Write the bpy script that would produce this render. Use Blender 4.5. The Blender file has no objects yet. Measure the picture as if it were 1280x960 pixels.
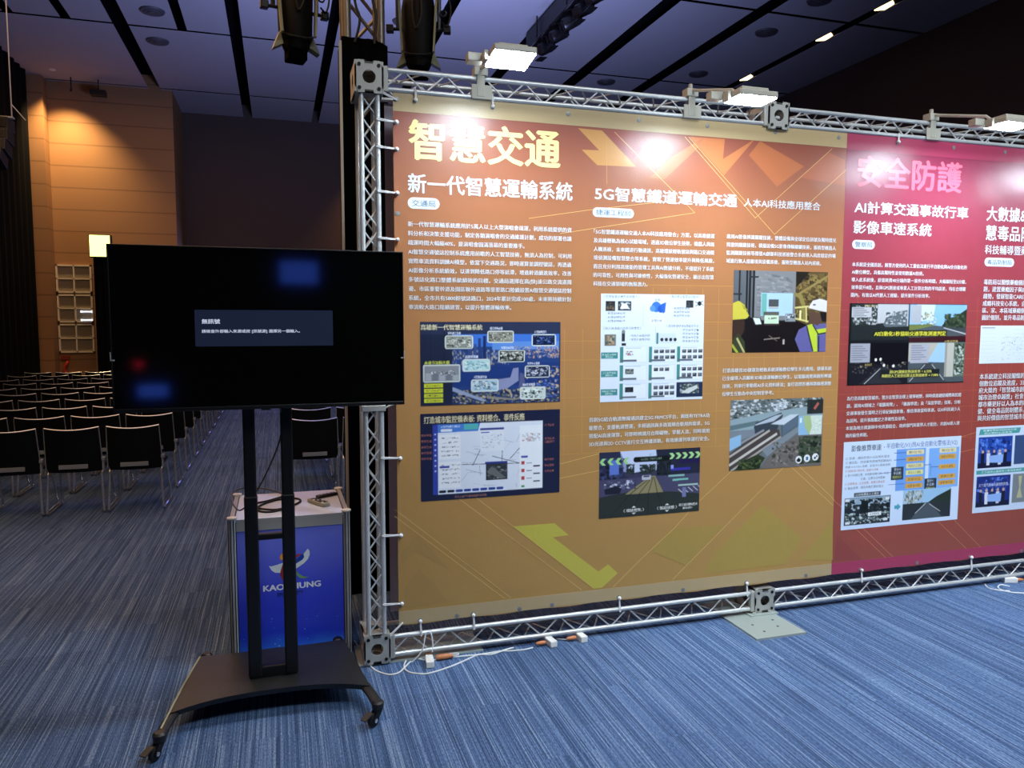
import bpy, math, random
import numpy as np
from mathutils import Vector, Matrix
random.seed(7)
SC = bpy.context.scene
COL = SC.collection
R = math.radians

# ------------------------------------------------------------------ camera, exposure, world, large lights
CAM = Vector((0.0, 0.0, 1.79))
YAW, PITCH, ROLL, FPX = R(17.1355), R(-4.7073), R(0.0601), 947.3
FWD = Vector((math.sin(YAW)*math.cos(PITCH), math.cos(YAW)*math.cos(PITCH), math.sin(PITCH)))
_r = Vector((math.cos(YAW), -math.sin(YAW), 0)); _u = _r.cross(FWD)
RGT = _r*math.cos(ROLL) + _u*math.sin(ROLL); UPV = _u*math.cos(ROLL) - _r*math.sin(ROLL)
cd = bpy.data.cameras.new('camera'); cam = bpy.data.objects.new('camera', cd); COL.objects.link(cam)
cd.sensor_width = 36.0; cd.lens = FPX/1280*36.0; cd.clip_end = 200
m3 = Matrix((RGT, UPV, -FWD)).transposed()
cam.matrix_world = Matrix.Translation(CAM) @ m3.to_4x4()
SC.camera = cam
SC.view_settings.view_transform = 'Standard'; SC.view_settings.look = 'None'
SC.view_settings.gamma = 1.0; SC.view_settings.use_curve_mapping = False
SC.view_settings.exposure = 0.0
SC.cycles.use_denoising = True
SC.cycles.max_bounces = 6; SC.cycles.sample_clamp_indirect = 4.0

FLOOD = 275.0          # radiance of the LED floodlight faces
FLOOD_COL = (0.76, 0.89, 1.0)
world = bpy.data.worlds.new('world'); SC.world = world; world.use_nodes = True
bg = world.node_tree.nodes['Background']; bg.inputs[0].default_value = (1.0, 0.86, 0.74, 1); bg.inputs[1].default_value = 0.012

def lamp(name, kind, loc, power, col, aim=None, **kw):
    l = bpy.data.lights.new(name, kind); l.energy = power; l.color = col
    for k, v in kw.items(): setattr(l, k, v)
    o = bpy.data.objects.new(name, l); COL.objects.link(o); o.location = loc
    if aim is not None:
        o.rotation_euler = (Vector(aim)-Vector(loc)).to_track_quat('-Z', 'Y').to_euler()
    return o
# warm house lights over the seats, an added unseen fill in front of the banner, stage wash on the ceiling
lamp('house_light', 'AREA', (-2.2, 11.0, 6.8), 240, (1.0, 0.56, 0.27), (-2.2, 11.0, 0), shape='RECTANGLE', size=4.4, size_y=11)
lamp('house_light', 'AREA', (-2.0, 4.0, 6.8), 180, (1.0, 0.58, 0.29), (-1.6, 5.0, 0), shape='RECTANGLE', size=4, size_y=3)
lamp('hall_light', 'AREA', (4.0, -0.8, 6.8), 190, (0.86, 0.93, 1.0), (4.0, 3.9, 0.9), shape='RECTANGLE', size=5, size_y=2.0, spread=R(75))  # added frontal fill that lifts the lower banner, not a lamp of the hall
lamp('stage_wash', 'AREA', (2.4, 8.6, 2.2), 300, (0.40, 0.47, 1.0), (1.9, 11.4, 7.0), shape='RECTANGLE', size=2.5, size_y=2.5, spread=R(120))
lamp('stage_wash', 'AREA', (-0.4, 20.2, 2.6), 45, (0.25, 0.28, 1.0), (-1.6, 12.0, 0.2), shape='RECTANGLE', size=3.4, size_y=1.4)
lamp('wall_downlight', 'SPOT', (-4.2, 18.2, 6.85), 700, (1.0, 0.66, 0.30), (-4.35, 18.95, 3.6), spot_size=R(96), spot_blend=1.0, shadow_soft_size=0.06)
lamp('wall_downlight', 'SPOT', (2.9, 20.1, 6.85), 500, (1.0, 0.50, 0.16), (2.9, 20.8, 2.2), spot_size=R(82), spot_blend=0.9, shadow_soft_size=0.06)

# ------------------------------------------------------------------ measuring: where a sight line meets a plane of the place
def sight(px, py, axis, val):
    d = FWD*FPX + RGT*(px-640) - UPV*(py-480)
    return CAM + d*((val-CAM[axis])/d[axis])
BY = 3.868                                   # the banner's plane
def bp(px, py):
    p = sight(px, py, 1, BY); return p.x, p.z

# ------------------------------------------------------------------ materials
def lin(h):
    h = h.lstrip('#'); c = [int(h[i:i+2], 16)/255 for i in (0, 2, 4)]
    return tuple((x/12.92 if x <= 0.04045 else ((x+0.055)/1.055)**2.4) for x in c) + (1.0,)
def mat(name, col, rough=0.5, metal=0.0, spec=0.5, emit=None, estr=0.0, coat=0.0, bump=None):
    m = bpy.data.materials.new(name); m.use_nodes = True
    nt = m.node_tree; b = nt.nodes['Principled BSDF']
    b.inputs['Base Color'].default_value = lin(col) if isinstance(col, str) else tuple(col)+(1.0,)
    b.inputs['Roughness'].default_value = rough; b.inputs['Metallic'].default_value = metal
    b.inputs['Specular IOR Level'].default_value = spec; b.inputs['Coat Weight'].default_value = coat
    if emit:
        b.inputs['Emission Color'].default_value = lin(emit) if isinstance(emit, str) else tuple(emit)+(1.0,)
        b.inputs['Emission Strength'].default_value = estr
    tc = nt.nodes.new('ShaderNodeTexCoord'); nz = nt.nodes.new('ShaderNodeTexNoise')
    nt.links.new(tc.outputs['Object'], nz.inputs['Vector'])
    sc, st = bump if bump else (60.0, 0.03)
    nz.inputs['Scale'].default_value = sc; nz.inputs['Detail'].default_value = 3
    bm = nt.nodes.new('ShaderNodeBump'); bm.inputs['Strength'].default_value = st; bm.inputs['Distance'].default_value = 0.01
    nt.links.new(nz.outputs['Fac'], bm.inputs['Height']); nt.links.new(bm.outputs['Normal'], b.inputs['Normal'])
    return m
def ramp(nt, stops, inp):
    r = nt.nodes.new('ShaderNodeValToRGB'); e = r.color_ramp.elements
    while len(e) < len(stops): e.new(0.5)
    for k, (p, c) in enumerate(stops): e[k].position = p; e[k].color = lin(c) if isinstance(c, str) else tuple(c)+(1.0,)
    nt.links.new(inp, r.inputs['Fac']); return r
def print_mat(name, col=None, stops=None, attr=False, rough=0.31):
    """satin vinyl print: flat colour, a printed top-to-bottom gradient, or a colour per printed shape"""
    m = mat(name, col or '#808080', rough, spec=0.6)
    nt = m.node_tree; b = nt.nodes['Principled BSDF']
    tc = nt.nodes.new('ShaderNodeTexCoord'); geo = nt.nodes.new('ShaderNodeNewGeometry')
    if stops:
        sp = nt.nodes.new('ShaderNodeSeparateXYZ'); nt.links.new(geo.outputs['Position'], sp.inputs[0])
        mr = nt.nodes.new('ShaderNodeMapRange'); mr.inputs[1].default_value = 0.27; mr.inputs[2].default_value = 2.83
        nt.links.new(sp.outputs['Z'], mr.inputs[0])
        rr = ramp(nt, stops, mr.outputs[0]); nt.links.new(rr.outputs[0], b.inputs['Base Color'])
    if attr:
        a = nt.nodes.new('ShaderNodeAttribute'); a.attribute_name = 'Col'
        nt.links.new(a.outputs['Color'], b.inputs['Base Color'])
    n1 = nt.nodes.new('ShaderNodeTexNoise'); n1.inputs['Scale'].default_value = 260; n1.inputs['Detail'].default_value = 1
    n2 = nt.nodes.new('ShaderNodeTexNoise'); n2.inputs['Scale'].default_value = 5; n2.inputs['Detail'].default_value = 2
    nt.links.new(geo.outputs['Position'], n1.inputs['Vector']); nt.links.new(geo.outputs['Position'], n2.inputs['Vector'])
    b1 = nt.nodes.new('ShaderNodeBump'); b1.inputs['Strength'].default_value = 0.22; b1.inputs['Distance'].default_value = 0.003
    b2 = nt.nodes.new('ShaderNodeBump'); b2.inputs['Strength'].default_value = 0.12; b2.inputs['Distance'].default_value = 0.03
    nt.links.new(n2.outputs['Fac'], b2.inputs['Height']); nt.links.new(n1.outputs['Fac'], b1.inputs['Height'])
    nt.links.new(b2.outputs['Normal'], b1.inputs['Normal']); nt.links.new(b1.outputs['Normal'], b.inputs['Normal'])
    return m
M = {}
M['alu'] = mat('alu', '#c6cacb', 0.34, 0.35)
M['alu_dull'] = mat('alu_dull', '#aeaea8', 0.42, 0.35)
M['bolt'] = mat('bolt', '#22211f', 0.5, 0.6)
M['black'] = mat('black', '#0b0b0c', 0.42)
M['black_satin'] = mat('black_satin', '#0e0f10', 0.38)
M['base_black'] = mat('base_black', '#1b1d1e', 0.45, bump=(30, 0.12))
M['cloth_black'] = mat('cloth_black', '#040507', 0.95, spec=0.05, bump=(14, 0.25))
M['curtain_black'] = mat('curtain_black', '#090a0b', 0.9, spec=0.1)
M['rubber'] = mat('rubber', '#0a0a0a', 0.6)
M['chrome'] = mat('chrome', '#dfe2e4', 0.22, 0.85)
M['chair_black'] = mat('chair_black', '#040404', 0.6, spec=0.25, bump=(120, 0.08))
M['chair_trim'] = mat('chair_trim', '#e4ecfb', 0.3, 0.85)
M['chair_plate'] = mat('chair_plate', '#83898f', 0.5)
M['white_cable'] = mat('white_cable', '#dfe3e4', 0.45)
M['white_plastic'] = mat('white_plastic', '#e3e4e0', 0.4)
M['orange_plastic'] = mat('orange_plastic', '#c07a4e', 0.5)
M['steel_plate'] = mat('steel_plate', '#a9b4b0', 0.42, 0.35, bump=(40, 0.06))
M['lamp_grey'] = mat('lamp_grey', '#a9a79a', 0.45)
M['lamp_face'] = mat('lamp_face', '#ffffff', 0.5, emit=FLOOD_COL, estr=FLOOD)
M['far_lamp_face'] = mat('far_lamp_face', '#ffffff', 0.5, emit=(1.0, 1.0, 0.22), estr=2.6)
M['warm_led'] = mat('warm_led', '#ffffff', 0.5, emit=(1.0, 0.72, 0.38), estr=3.0)
M['white_led'] = mat('white_led', '#ffffff', 0.5, emit=(1.0, 0.9, 0.75), estr=12.0)
M['tower_tube'] = mat('tower_tube', '#8f877c', 0.4, 0.6)
M['ceil_white'] = mat('ceil_white', '#a9a7ad', 0.85, spec=0.2)
M['ceil_dark'] = mat('ceil_dark', '#0a0a0d', 0.9, spec=0.1)
M['diffuser'] = mat('diffuser', '#47464b', 0.6)
M['wall_brown'] = mat('wall_brown', '#564a44', 0.8, spec=0.2)
M['tie'] = mat('tie', '#e8eaea', 0.4)
M['eyelet'] = mat('eyelet', '#8a8c8a', 0.4, 0.4)

def wall_mat():
    m = mat('wall_orange', '#a5703f', 0.65, spec=0.3); nt = m.node_tree; b = nt.nodes['Principled BSDF']
    geo = nt.nodes.new('ShaderNodeNewGeometry'); sp = nt.nodes.new('ShaderNodeSeparateXYZ'); nt.links.new(geo.outputs['Position'], sp.inputs[0])
    md = nt.nodes.new('ShaderNodeMath'); md.operation = 'PINGPONG'; md.inputs[1].default_value = 0.235
    nt.links.new(sp.outputs['Z'], md.inputs[0])
    r = ramp(nt, [(0.0, '#7a5a3c'), (0.006, '#7a5a3c'), (0.018, '#97714c')], md.outputs[0])
    r.color_ramp.interpolation = 'LINEAR'
    nt.links.new(r.outputs[0], b.inputs['Base Color']); return m
M['wall_orange'] = wall_mat()

def carpet_mat():
    m = mat('carpet', '#404a5c', 0.95, spec=0.15); nt = m.node_tree; b = nt.nodes['Principled BSDF']
    geo = nt.nodes.new('ShaderNodeNewGeometry')
    def noise(sx, sy, det, off=0.0):
        mp = nt.nodes.new('ShaderNodeMapping'); mp.inputs['Scale'].default_value = (sx, sy, 1); mp.inputs['Location'].default_value = (off, off*0.7, 0)
        nt.links.new(geo.outputs['Position'], mp.inputs[0])
        n = nt.nodes.new('ShaderNodeTexNoise'); n.inputs['Scale'].default_value = 1; n.inputs['Detail'].default_value = det
        nt.links.new(mp.outputs[0], n.inputs['Vector']); return n.outputs['Fac']
    def lines(step, ylen, zoff):
        mp = nt.nodes.new('ShaderNodeMapping'); mp.inputs['Location'].default_value = (0.0013, zoff, zoff); nt.links.new(geo.outputs['Position'], mp.inputs[0])
        q = nt.nodes.new('ShaderNodeVectorMath'); q.operation = 'SNAP'; q.inputs[1].default_value = (step, ylen, 50); nt.links.new(mp.outputs[0], q.inputs[0])
        w = nt.nodes.new('ShaderNodeTexWhiteNoise'); w.noise_dimensions = '3D'; nt.links.new(q.outputs[0], w.inputs['Vector']); return w.outputs['Value']
    def mixv(a, b, f):
        n = nt.nodes.new('ShaderNodeMix'); n.data_type = 'FLOAT'; n.inputs[0].default_value = f; nt.links.new(a, n.inputs[2]); nt.links.new(b, n.inputs[3]); return n.outputs[0]
    yarn = mixv(mixv(lines(0.0052, 90.0, 0.0), lines(0.0038, 0.5, 0.2), 0.5), noise(170, 2.6, 3), 0.5)
    r = ramp(nt, [(0.27, (0.045, 0.085, 0.19)), (0.45, (0.09, 0.165, 0.34)), (0.58, (0.14, 0.235, 0.45)), (0.76, (0.33, 0.46, 0.68))], yarn)
    r2 = ramp(nt, [(0.35, '#8c8c8c'), (0.65, '#ffffff')], noise(340, 60, 2, 9.0))
    mx = nt.nodes.new('ShaderNodeMixRGB'); mx.blend_type = 'MULTIPLY'; mx.inputs[0].default_value = 0.75
    nt.links.new(r.outputs[0], mx.inputs[1]); nt.links.new(r2.outputs[0], mx.inputs[2])
    sn = nt.nodes.new('ShaderNodeVectorMath'); sn.operation = 'SNAP'; sn.inputs[1].default_value = (0.5, 0.5, 10)
    nt.links.new(geo.outputs['Position'], sn.inputs[0])
    wn = nt.nodes.new('ShaderNodeTexWhiteNoise'); wn.noise_dimensions = '3D'; nt.links.new(sn.outputs[0], wn.inputs['Vector'])
    r3 = ramp(nt, [(0.0, '#e6e6e6'), (1.0, '#ffffff')], wn.outputs['Value'])
    m2 = nt.nodes.new('ShaderNodeMixRGB'); m2.blend_type = 'MULTIPLY'; m2.inputs[0].default_value = 1.0
    nt.links.new(mx.outputs[0], m2.inputs[1]); nt.links.new(r3.outputs[0], m2.inputs[2])
    nt.links.new(m2.outputs[0], b.inputs['Base Color']); return m
M['carpet'] = carpet_mat()

# ------------------------------------------------------------------ mesh helpers
ORG = {}
def tag(o, label=None, cat=None, group=None, kind=None):
    if label: o['label'] = label
    if cat: o['category'] = cat
    if group: o['group'] = group
    if kind: o['kind'] = kind
    return o
def thing(name, label, cat, loc, group=None):
    o = bpy.data.objects.new(name, None); COL.objects.link(o); o.location = loc; o.empty_display_size = 0.05
    ORG[o] = Vector(loc); return tag(o, label, cat, group)
class MB:
    def __init__(s): s.v = []; s.f = []; s.mi = []; s.col = []
    def add(s, vs, fs, m=0, col=None):
        o = len(s.v); s.v += [tuple(v) for v in vs]
        for f in fs: s.f.append(tuple(i+o for i in f)); s.mi.append(m); s.col.append(col)
        return s
    def box(s, x0, x1, y0, y1, z0, z1, m=0):
        v = [(x, y, z) for z in (z0, z1) for y in (y0, y1) for x in (x0, x1)]
        return s.add(v, [(0, 2, 3, 1), (4, 5, 7, 6), (0, 1, 5, 4), (2, 6, 7, 3), (0, 4, 6, 2), (1, 3, 7, 5)], m)
    def obox(s, c, size, rot=None, m=0):
        h = Vector(size)/2; rot = rot or Matrix.Identity(3)
        v = [Vector(c)+rot@Vector((x*h.x, y*h.y, z*h.z)) for z in (-1, 1) for y in (-1, 1) for x in (-1, 1)]
        return s.add(v, [(0, 2, 3, 1), (4, 5, 7, 6), (0, 1, 5, 4), (2, 6, 7, 3), (0, 4, 6, 2), (1, 3, 7, 5)], m)
    def tube(s, pts, r, n=8, m=0, closed=False, flat=1.0):
        pts = [Vector(p) for p in pts]; N = len(pts)
        rs = r if isinstance(r, (list, tuple)) else [r]*N
        def tan(i):
            if closed: return (pts[(i+1) % N]-pts[i-1]).normalized()
            a = pts[max(i-1, 0)]; b = pts[min(i+1, N-1)]; return (b-a).normalized()
        t = tan(0); ref = Vector((0, 0, 1)) if abs(t.z) < 0.9 else Vector((1, 0, 0))
        nrm = (ref - t*ref.dot(t)).normalized(); vs = []; fs = []
        for i in range(N):
            t = tan(i); nrm = (nrm - t*nrm.dot(t)).normalized(); bi = t.cross(nrm)
            for k in range(n):
                a = 2*math.pi*k/n; vs.append(pts[i] + nrm*(math.cos(a)*rs[i]*flat) + bi*(math.sin(a)*rs[i]))
        for i in range(N if closed else N-1):
            j = (i+1) % N
            for k in range(n): fs.append((i*n+k, i*n+(k+1) % n, j*n+(k+1) % n, j*n+k))
        if not closed: fs.append(tuple(range(n-1, -1, -1))); fs.append(tuple((N-1)*n+k for k in range(n)))
        return s.add(vs, fs, m)
    def prism(s, base, off, m=0):
        b = [Vector(p) for p in base]; n = len(b); off = Vector(off)
        vs = b+[p+off for p in b]
        fs = [tuple(range(n-1, -1, -1)), tuple(range(n, 2*n))]+[(i, (i+1) % n, n+(i+1) % n, n+i) for i in range(n)]
        return s.add(vs, fs, m)
    def lathe(s, prof, c=(0, 0, 0), rot=None, n=20, m=0):
        rot = rot or Matrix.Identity(3); c = Vector(c); vs = []; fs = []
        for (r, z) in prof:
            for k in range(n):
                a = 2*math.pi*k/n; vs.append(c+rot@Vector((r*math.cos(a), r*math.sin(a), z)))
        for i in range(len(prof)-1):
            for k in range(n): fs.append((i*n+k, i*n+(k+1) % n, (i+1)*n+(k+1) % n, (i+1)*n+k))
        fs.append(tuple(range(n-1, -1, -1))); fs.append(tuple((len(prof)-1)*n+k for k in range(n)))
        return s.add(vs, fs, m)
    def build(s, name, mats, parent=None, smooth=False, bevel=0.0, segs=2):
        if not isinstance(mats, (list, tuple)): mats = [mats]
        o0 = ORG[parent] if parent is not None else Vector((0, 0, 0))
        me = bpy.data.meshes.new(name); me.from_pydata([(v[0]-o0.x, v[1]-o0.y, v[2]-o0.z) for v in s.v], [], s.f)
        for m in mats: me.materials.append(m)
        me.polygons.foreach_set('material_index', s.mi)
        if any(c is not None for c in s.col):
            at = me.color_attributes.new('Col', 'FLOAT_COLOR', 'CORNER'); buf = []
            for p, c in zip(me.polygons, s.col): buf += list(c or (0.5, 0.5, 0.5, 1))*p.loop_total
            at.data.foreach_set('color', buf)
        me.update()
        o = bpy.data.objects.new(name, me); COL.objects.link(o)
        if parent is not None: o.parent = parent
        ORG[o] = o0.copy()
        if smooth:
            me.polygons.foreach_set('use_smooth', [True]*len(me.polygons))
            try: me.set_sharp_from_angle(angle=R(40))
            except Exception: pass
        if bevel:
            b = o.modifiers.new('bevel', 'BEVEL'); b.width = bevel; b.segments = segs; b.limit_method = 'ANGLE'; b.angle_limit = R(50)
        return o
def smooth_path(pts, sub=6, closed=False):
    P = [Vector(p) for p in pts]; n = len(P); out = []
    rng = n if closed else n-1
    for i in range(rng):
        g = (lambda k: P[k % n]) if closed else (lambda k: P[min(max(k, 0), n-1)])
        p0, p1, p2, p3 = g(i-1), g(i), g(i+1), g(i+2)
        for k in range(sub):
            t = k/sub
            out.append(0.5*((2*p1)+(p2-p0)*t+(2*p0-5*p1+4*p2-p3)*t*t+(3*p1-p0-3*p2+p3)*t**3))
    if not closed: out.append(P[-1])
    return out
def solo(mb, name, mats, label, cat, origin, group=None, **kw):
    """a one-mesh thing whose origin sits at its base"""
    e = bpy.data.objects.new('tmp', None); ORG[e] = Vector(origin)
    sm = mb.build(name, mats, None, **kw); o0 = Vector(origin)
    for v in sm.data.vertices: v.co = v.co-o0
    sm.location = o0; ORG[sm] = o0; bpy.data.objects.remove(e); ORG.pop(e, None)
    return tag(sm, label, cat, group)
def struct(mb, name, mats, **kw):
    o = mb.build(name, mats, None, **kw); o['kind'] = 'structure'; return o
def clone(root, loc, **props):
    def rec(o, parent):
        c = o.copy(); COL.objects.link(c)
        if parent is not None: c.parent = parent
        for ch in [x for x in bpy.data.objects if x.parent == o]: rec(ch, c)
        return c
    r = rec(root, None); r.location = loc
    for k, v in props.items(): r[k] = v
    return r

# ---- lettering: built-in font, turned into flat mesh
_TC = {}
def glyphs(txt, bold=0.0):
    key = (txt, bold)
    if key in _TC: return _TC[key]
    c = bpy.data.curves.new('lettering', 'FONT'); c.body = txt; c.resolution_u = 2; c.fill_mode = 'FRONT'
    o = bpy.data.objects.new('lettering', c); COL.objects.link(o)
    dg = bpy.context.evaluated_depsgraph_get(); dg.update()
    me = bpy.data.meshes.new_from_object(o.evaluated_get(dg))
    vs = [(v.co.x, v.co.y, 0.0) for v in me.vertices]; fs = [tuple(p.vertices) for p in me.polygons]
    bpy.data.objects.remove(o); bpy.data.curves.remove(c); bpy.data.meshes.remove(me)
    _TC[key] = (vs, fs); return vs, fs
def put_text(mb, txt, x0, x1, z0, z1, y, bold=0.0, m=0, col=None, fixed=None):
    """letter a line so that its ink fills x0..x1, z0..z1 (fixed=(sx, sz, baseline): scale given instead)"""
    vs, fs = glyphs(txt)
    if not vs: return
    if bold:
        d = bold*0.9; offs = [(-d, 0), (d, 0), (0, d*0.7), (0, -d*0.7)] if bold >= 0.02 else [(-d, 0), (d, 0)]
        V = []; F = []
        for q, (ox, oz) in enumerate(offs): F += [tuple(i+len(V) for i in f) for f in fs]; V += [(a[0]+ox, a[1]+oz, q*1e-4) for a in vs]
        vs, fs = V, F
    ax = min(v[0] for v in vs); bx = max(v[0] for v in vs); az = min(v[1] for v in vs); bz = max(v[1] for v in vs)
    if fixed:
        sx, sz, base = fixed; mb.add([(x0+(v[0]-ax)*sx, y-v[2], base+v[1]*sz) for v in vs], fs, m, col)
    else:
        sx = (x1-x0)/(bx-ax); sz = (z1-z0)/(bz-az)
        mb.add([(x0+(v[0]-ax)*sx, y-v[2], z0+(v[1]-az)*sz) for v in vs], fs, m, col)

class Shapes:
    """a few printed shapes: flat coloured shapes in u (right), v (down) on a vertical plane facing -y"""
    STEP = 4e-5
    def __init__(s, x0, x1, z0, z1, y): s.x0, s.x1, s.z0, s.z1, s.y = x0, x1, z0, z1, y; s.mb = MB(); s.k = 0
    def P(s, u, v): return (s.x0+(s.x1-s.x0)*u, s.y-s.k*s.STEP, s.z1-(s.z1-s.z0)*v)
    def poly(s, pts, c):
        a = sum(pts[i][0]*pts[(i+1) % len(pts)][1]-pts[(i+1) % len(pts)][0]*pts[i][1] for i in range(len(pts)))
        if a > 0: pts = pts[::-1]
        s.k += 1; s.mb.add([s.P(*p) for p in pts], [tuple(range(len(pts)))], 0, lin(c)); return s
    def rect(s, u0, v0, u1, v1, c): return s.poly([(u0, v0), (u1, v0), (u1, v1), (u0, v1)], c)
    def line(s, u0, v0, u1, v1, w, c):
        A = (s.x1-s.x0)/(s.z1-s.z0); dx, dy = (u1-u0)*A, v1-v0; L = math.hypot(dx, dy) or 1; nx, ny = -dy/L*w/2/A, dx/L*w/2
        return s.poly([(u0+nx, v0+ny), (u1+nx, v1+ny), (u1-nx, v1-ny), (u0-nx, v0-ny)], c)
    def disc(s, u, v, r, c, n=18):
        A = (s.x1-s.x0)/(s.z1-s.z0)
        return s.poly([(u+r/A*math.cos(2*math.pi*k/n), v+r*math.sin(2*math.pi*k/n)) for k in range(n)], c)
    def rrect(s, u0, v0, u1, v1, r, c):
        A = (s.x1-s.x0)/(s.z1-s.z0); pts = []
        for cu, cv, a0 in ((u1-r/A, v1-r, 0), (u0+r/A, v1-r, 90), (u0+r/A, v0+r, 180), (u1-r/A, v0+r, 270)):
            for k in range(5): a = R(a0+k*22.5); pts.append((cu+r/A*math.cos(a), cv+r*math.sin(a)))
        return s.poly(pts, c)
    def noise(s, u0, v0, u1, v1, n, cols, w, h, shape=None):
        s.k += 1
        for i in range(n):
            uu = random.uniform(u0, u1); vv = random.uniform(v0, v1); a = random.uniform(0.5, 1.4)*w/2; b = random.uniform(0.5, 1.4)*h/2
            if shape and not shape(uu, vv): continue
            A0, A1, B0, B1 = max(uu-a, 0), min(uu+a, 1), max(vv-b, 0), min(vv+b, 1)
            s.mb.add([s.P(A0, B1), s.P(A1, B1), s.P(A1, B0), s.P(A0, B0)], [(0, 1, 2, 3)], 0, lin(random.choice(cols)))
        return s
    def text(s, t, u0, v0, u1, v1, c, bold=0.01):
        s.k += 10; a = s.P(u0, v1); b = s.P(u1, v0)
        put_text(s.mb, t, a[0], b[0], a[2], b[2], a[1], bold, 0, lin(c)); return s
    def build(s, name, mat_, parent): return s.mb.build(name, mat_, parent)

class Pic:
    """a printed picture on a vertical plane facing -y: shapes are painted into a fine colour grid (u right, v down)
    that becomes one flat mesh with a colour at every grid point"""
    CELL = 0.0028; SS = 2
    def __init__(s, x0, x1, z0, z1, y):
        s.x0, s.x1, s.z0, s.z1, s.y = x0, x1, z0, z1, y; s.A = (x1-x0)/(z1-z0)
        s.w = int((x1-x0)/s.CELL)+1; s.h = int((z1-z0)/s.CELL)+1; s.W, s.H = s.w*s.SS, s.h*s.SS; s.a = np.zeros((s.H, s.W, 3), np.float32)
    def poly(s, pts, c):
        us = [p[0]*s.W for p in pts]; vs = [p[1]*s.H for p in pts]
        i0, i1 = max(int(min(us)-0.5), 0), min(int(max(us)+1), s.W); j0, j1 = max(int(min(vs)-0.5), 0), min(int(max(vs)+1), s.H)
        if i1 <= i0 or j1 <= j0: return s
        X = np.arange(i0, i1)[None, :]+0.5; Y = np.arange(j0, j1)[:, None]+0.5; ins = np.zeros((j1-j0, i1-i0), bool); n = len(us)
        for k in range(n):
            xa, ya, xb, yb = us[k], vs[k], us[(k+1) % n], vs[(k+1) % n]
            if ya == yb: continue
            ins ^= ((ya > Y) != (yb > Y)) & (X < (xb-xa)*(Y-ya)/(yb-ya)+xa)
        s.a[j0:j1, i0:i1][ins] = lin(c)[:3]; return s
    def rect(s, u0, v0, u1, v1, c):
        s.a[max(round(v0*s.H), 0):max(round(v1*s.H), 0), max(round(u0*s.W), 0):max(round(u1*s.W), 0)] = lin(c)[:3]; return s
    def grad(s, u0, v0, u1, v1, c0, c1):
        j0, j1, i0, i1 = round(v0*s.H), round(v1*s.H), round(u0*s.W), round(u1*s.W); t = np.linspace(0, 1, j1-j0)[:, None, None]
        s.a[j0:j1, i0:i1] = np.array(lin(c0)[:3])*(1-t)+np.array(lin(c1)[:3])*t; return s
    def line(s, u0, v0, u1, v1, w, c):
        dx, dy = (u1-u0)*s.A, v1-v0; L = math.hypot(dx, dy) or 1; nx, ny = -dy/L*w/2/s.A, dx/L*w/2
        return s.poly([(u0+nx, v0+ny), (u1+nx, v1+ny), (u1-nx, v1-ny), (u0-nx, v0-ny)], c)
    def disc(s, u, v, r, c, n=18): return s.poly([(u+r/s.A*math.cos(2*math.pi*k/n), v+r*math.sin(2*math.pi*k/n)) for k in range(n)], c)
    def rrect(s, u0, v0, u1, v1, r, c):
        pts = []
        for cu, cv, a0 in ((u1-r/s.A, v1-r, 0), (u0+r/s.A, v1-r, 90), (u0+r/s.A, v0+r, 180), (u1-r/s.A, v0+r, 270)):
            for k in range(5): a = R(a0+k*22.5); pts.append((cu+r/s.A*math.cos(a), cv+r*math.sin(a)))
        return s.poly(pts, c)
    def noise(s, u0, v0, u1, v1, n, cols, w, h):
        """specks of the given colours, tilted and of uneven size, as in a busy photograph"""
        for i in range(int(n*1.8)):
            uu = random.uniform(u0, u1); vv = random.uniform(v0, v1); a = random.uniform(0.3, 1.1)*w/2; b = random.uniform(0.3, 1.1)*h/2; t = random.uniform(-0.6, 0.6)
            q = [(-a, -b+t*b), (a*t, -b), (a, b*t), (a*0.6, b), (-a*0.8, b*0.7)]
            s.poly([(min(max(uu+x, u0), u1), min(max(vv+y, v0), v1)) for x, y in q], random.choice(cols))
        return s
    def soften(s, n=1):
        for _ in range(n):
            p = np.pad(s.a, ((1, 1), (1, 1), (0, 0)), mode='edge'); s.a = (p[:-2, 1:-1]+p[2:, 1:-1]+p[1:-1, :-2]+p[1:-1, 2:]+2*p[1:-1, 1:-1])/6
        return s
    def text(s, t, u0, v0, u1, v1, c, bold=0.01):
        vs, fs = glyphs(t)
        if not vs: return s
        ax = min(v[0] for v in vs); bx = max(v[0] for v in vs); az = min(v[1] for v in vs); bz = max(v[1] for v in vs); ku = (u1-u0)/(bx-ax); kv = (v1-v0)/(bz-az)
        for f in fs:
            for o in ((-0.02, 0.02) if bold >= 0.015 else (0,)): s.poly([(u0+(vs[i][0]-ax+o)*ku, v1-(vs[i][1]-az)*kv) for i in f], c)
        return s
    def build(s, name, mat_, parent):
        im = s.a.reshape(s.h, s.SS, s.w, s.SS, 3).mean((1, 3)); h, w = s.h, s.w; o0 = ORG[parent]
        X, Z = np.meshgrid(np.linspace(s.x0, s.x1, w)-o0.x, np.linspace(s.z1, s.z0, h)-o0.z)
        co = np.stack([X, np.full_like(X, s.y-o0.y), Z], -1).reshape(-1, 3)
        idx = np.arange(h*w).reshape(h, w); q = np.stack([idx[1:, :-1], idx[1:, 1:], idx[:-1, 1:], idx[:-1, :-1]], -1).reshape(-1, 4)
        me = bpy.data.meshes.new(name); me.vertices.add(len(co)); me.vertices.foreach_set('co', co.astype(np.float32).ravel())
        me.loops.add(q.size); me.loops.foreach_set('vertex_index', q.astype(np.int32).ravel())
        me.polygons.add(len(q)); me.polygons.foreach_set('loop_start', np.arange(0, q.size, 4, dtype=np.int32))
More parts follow.
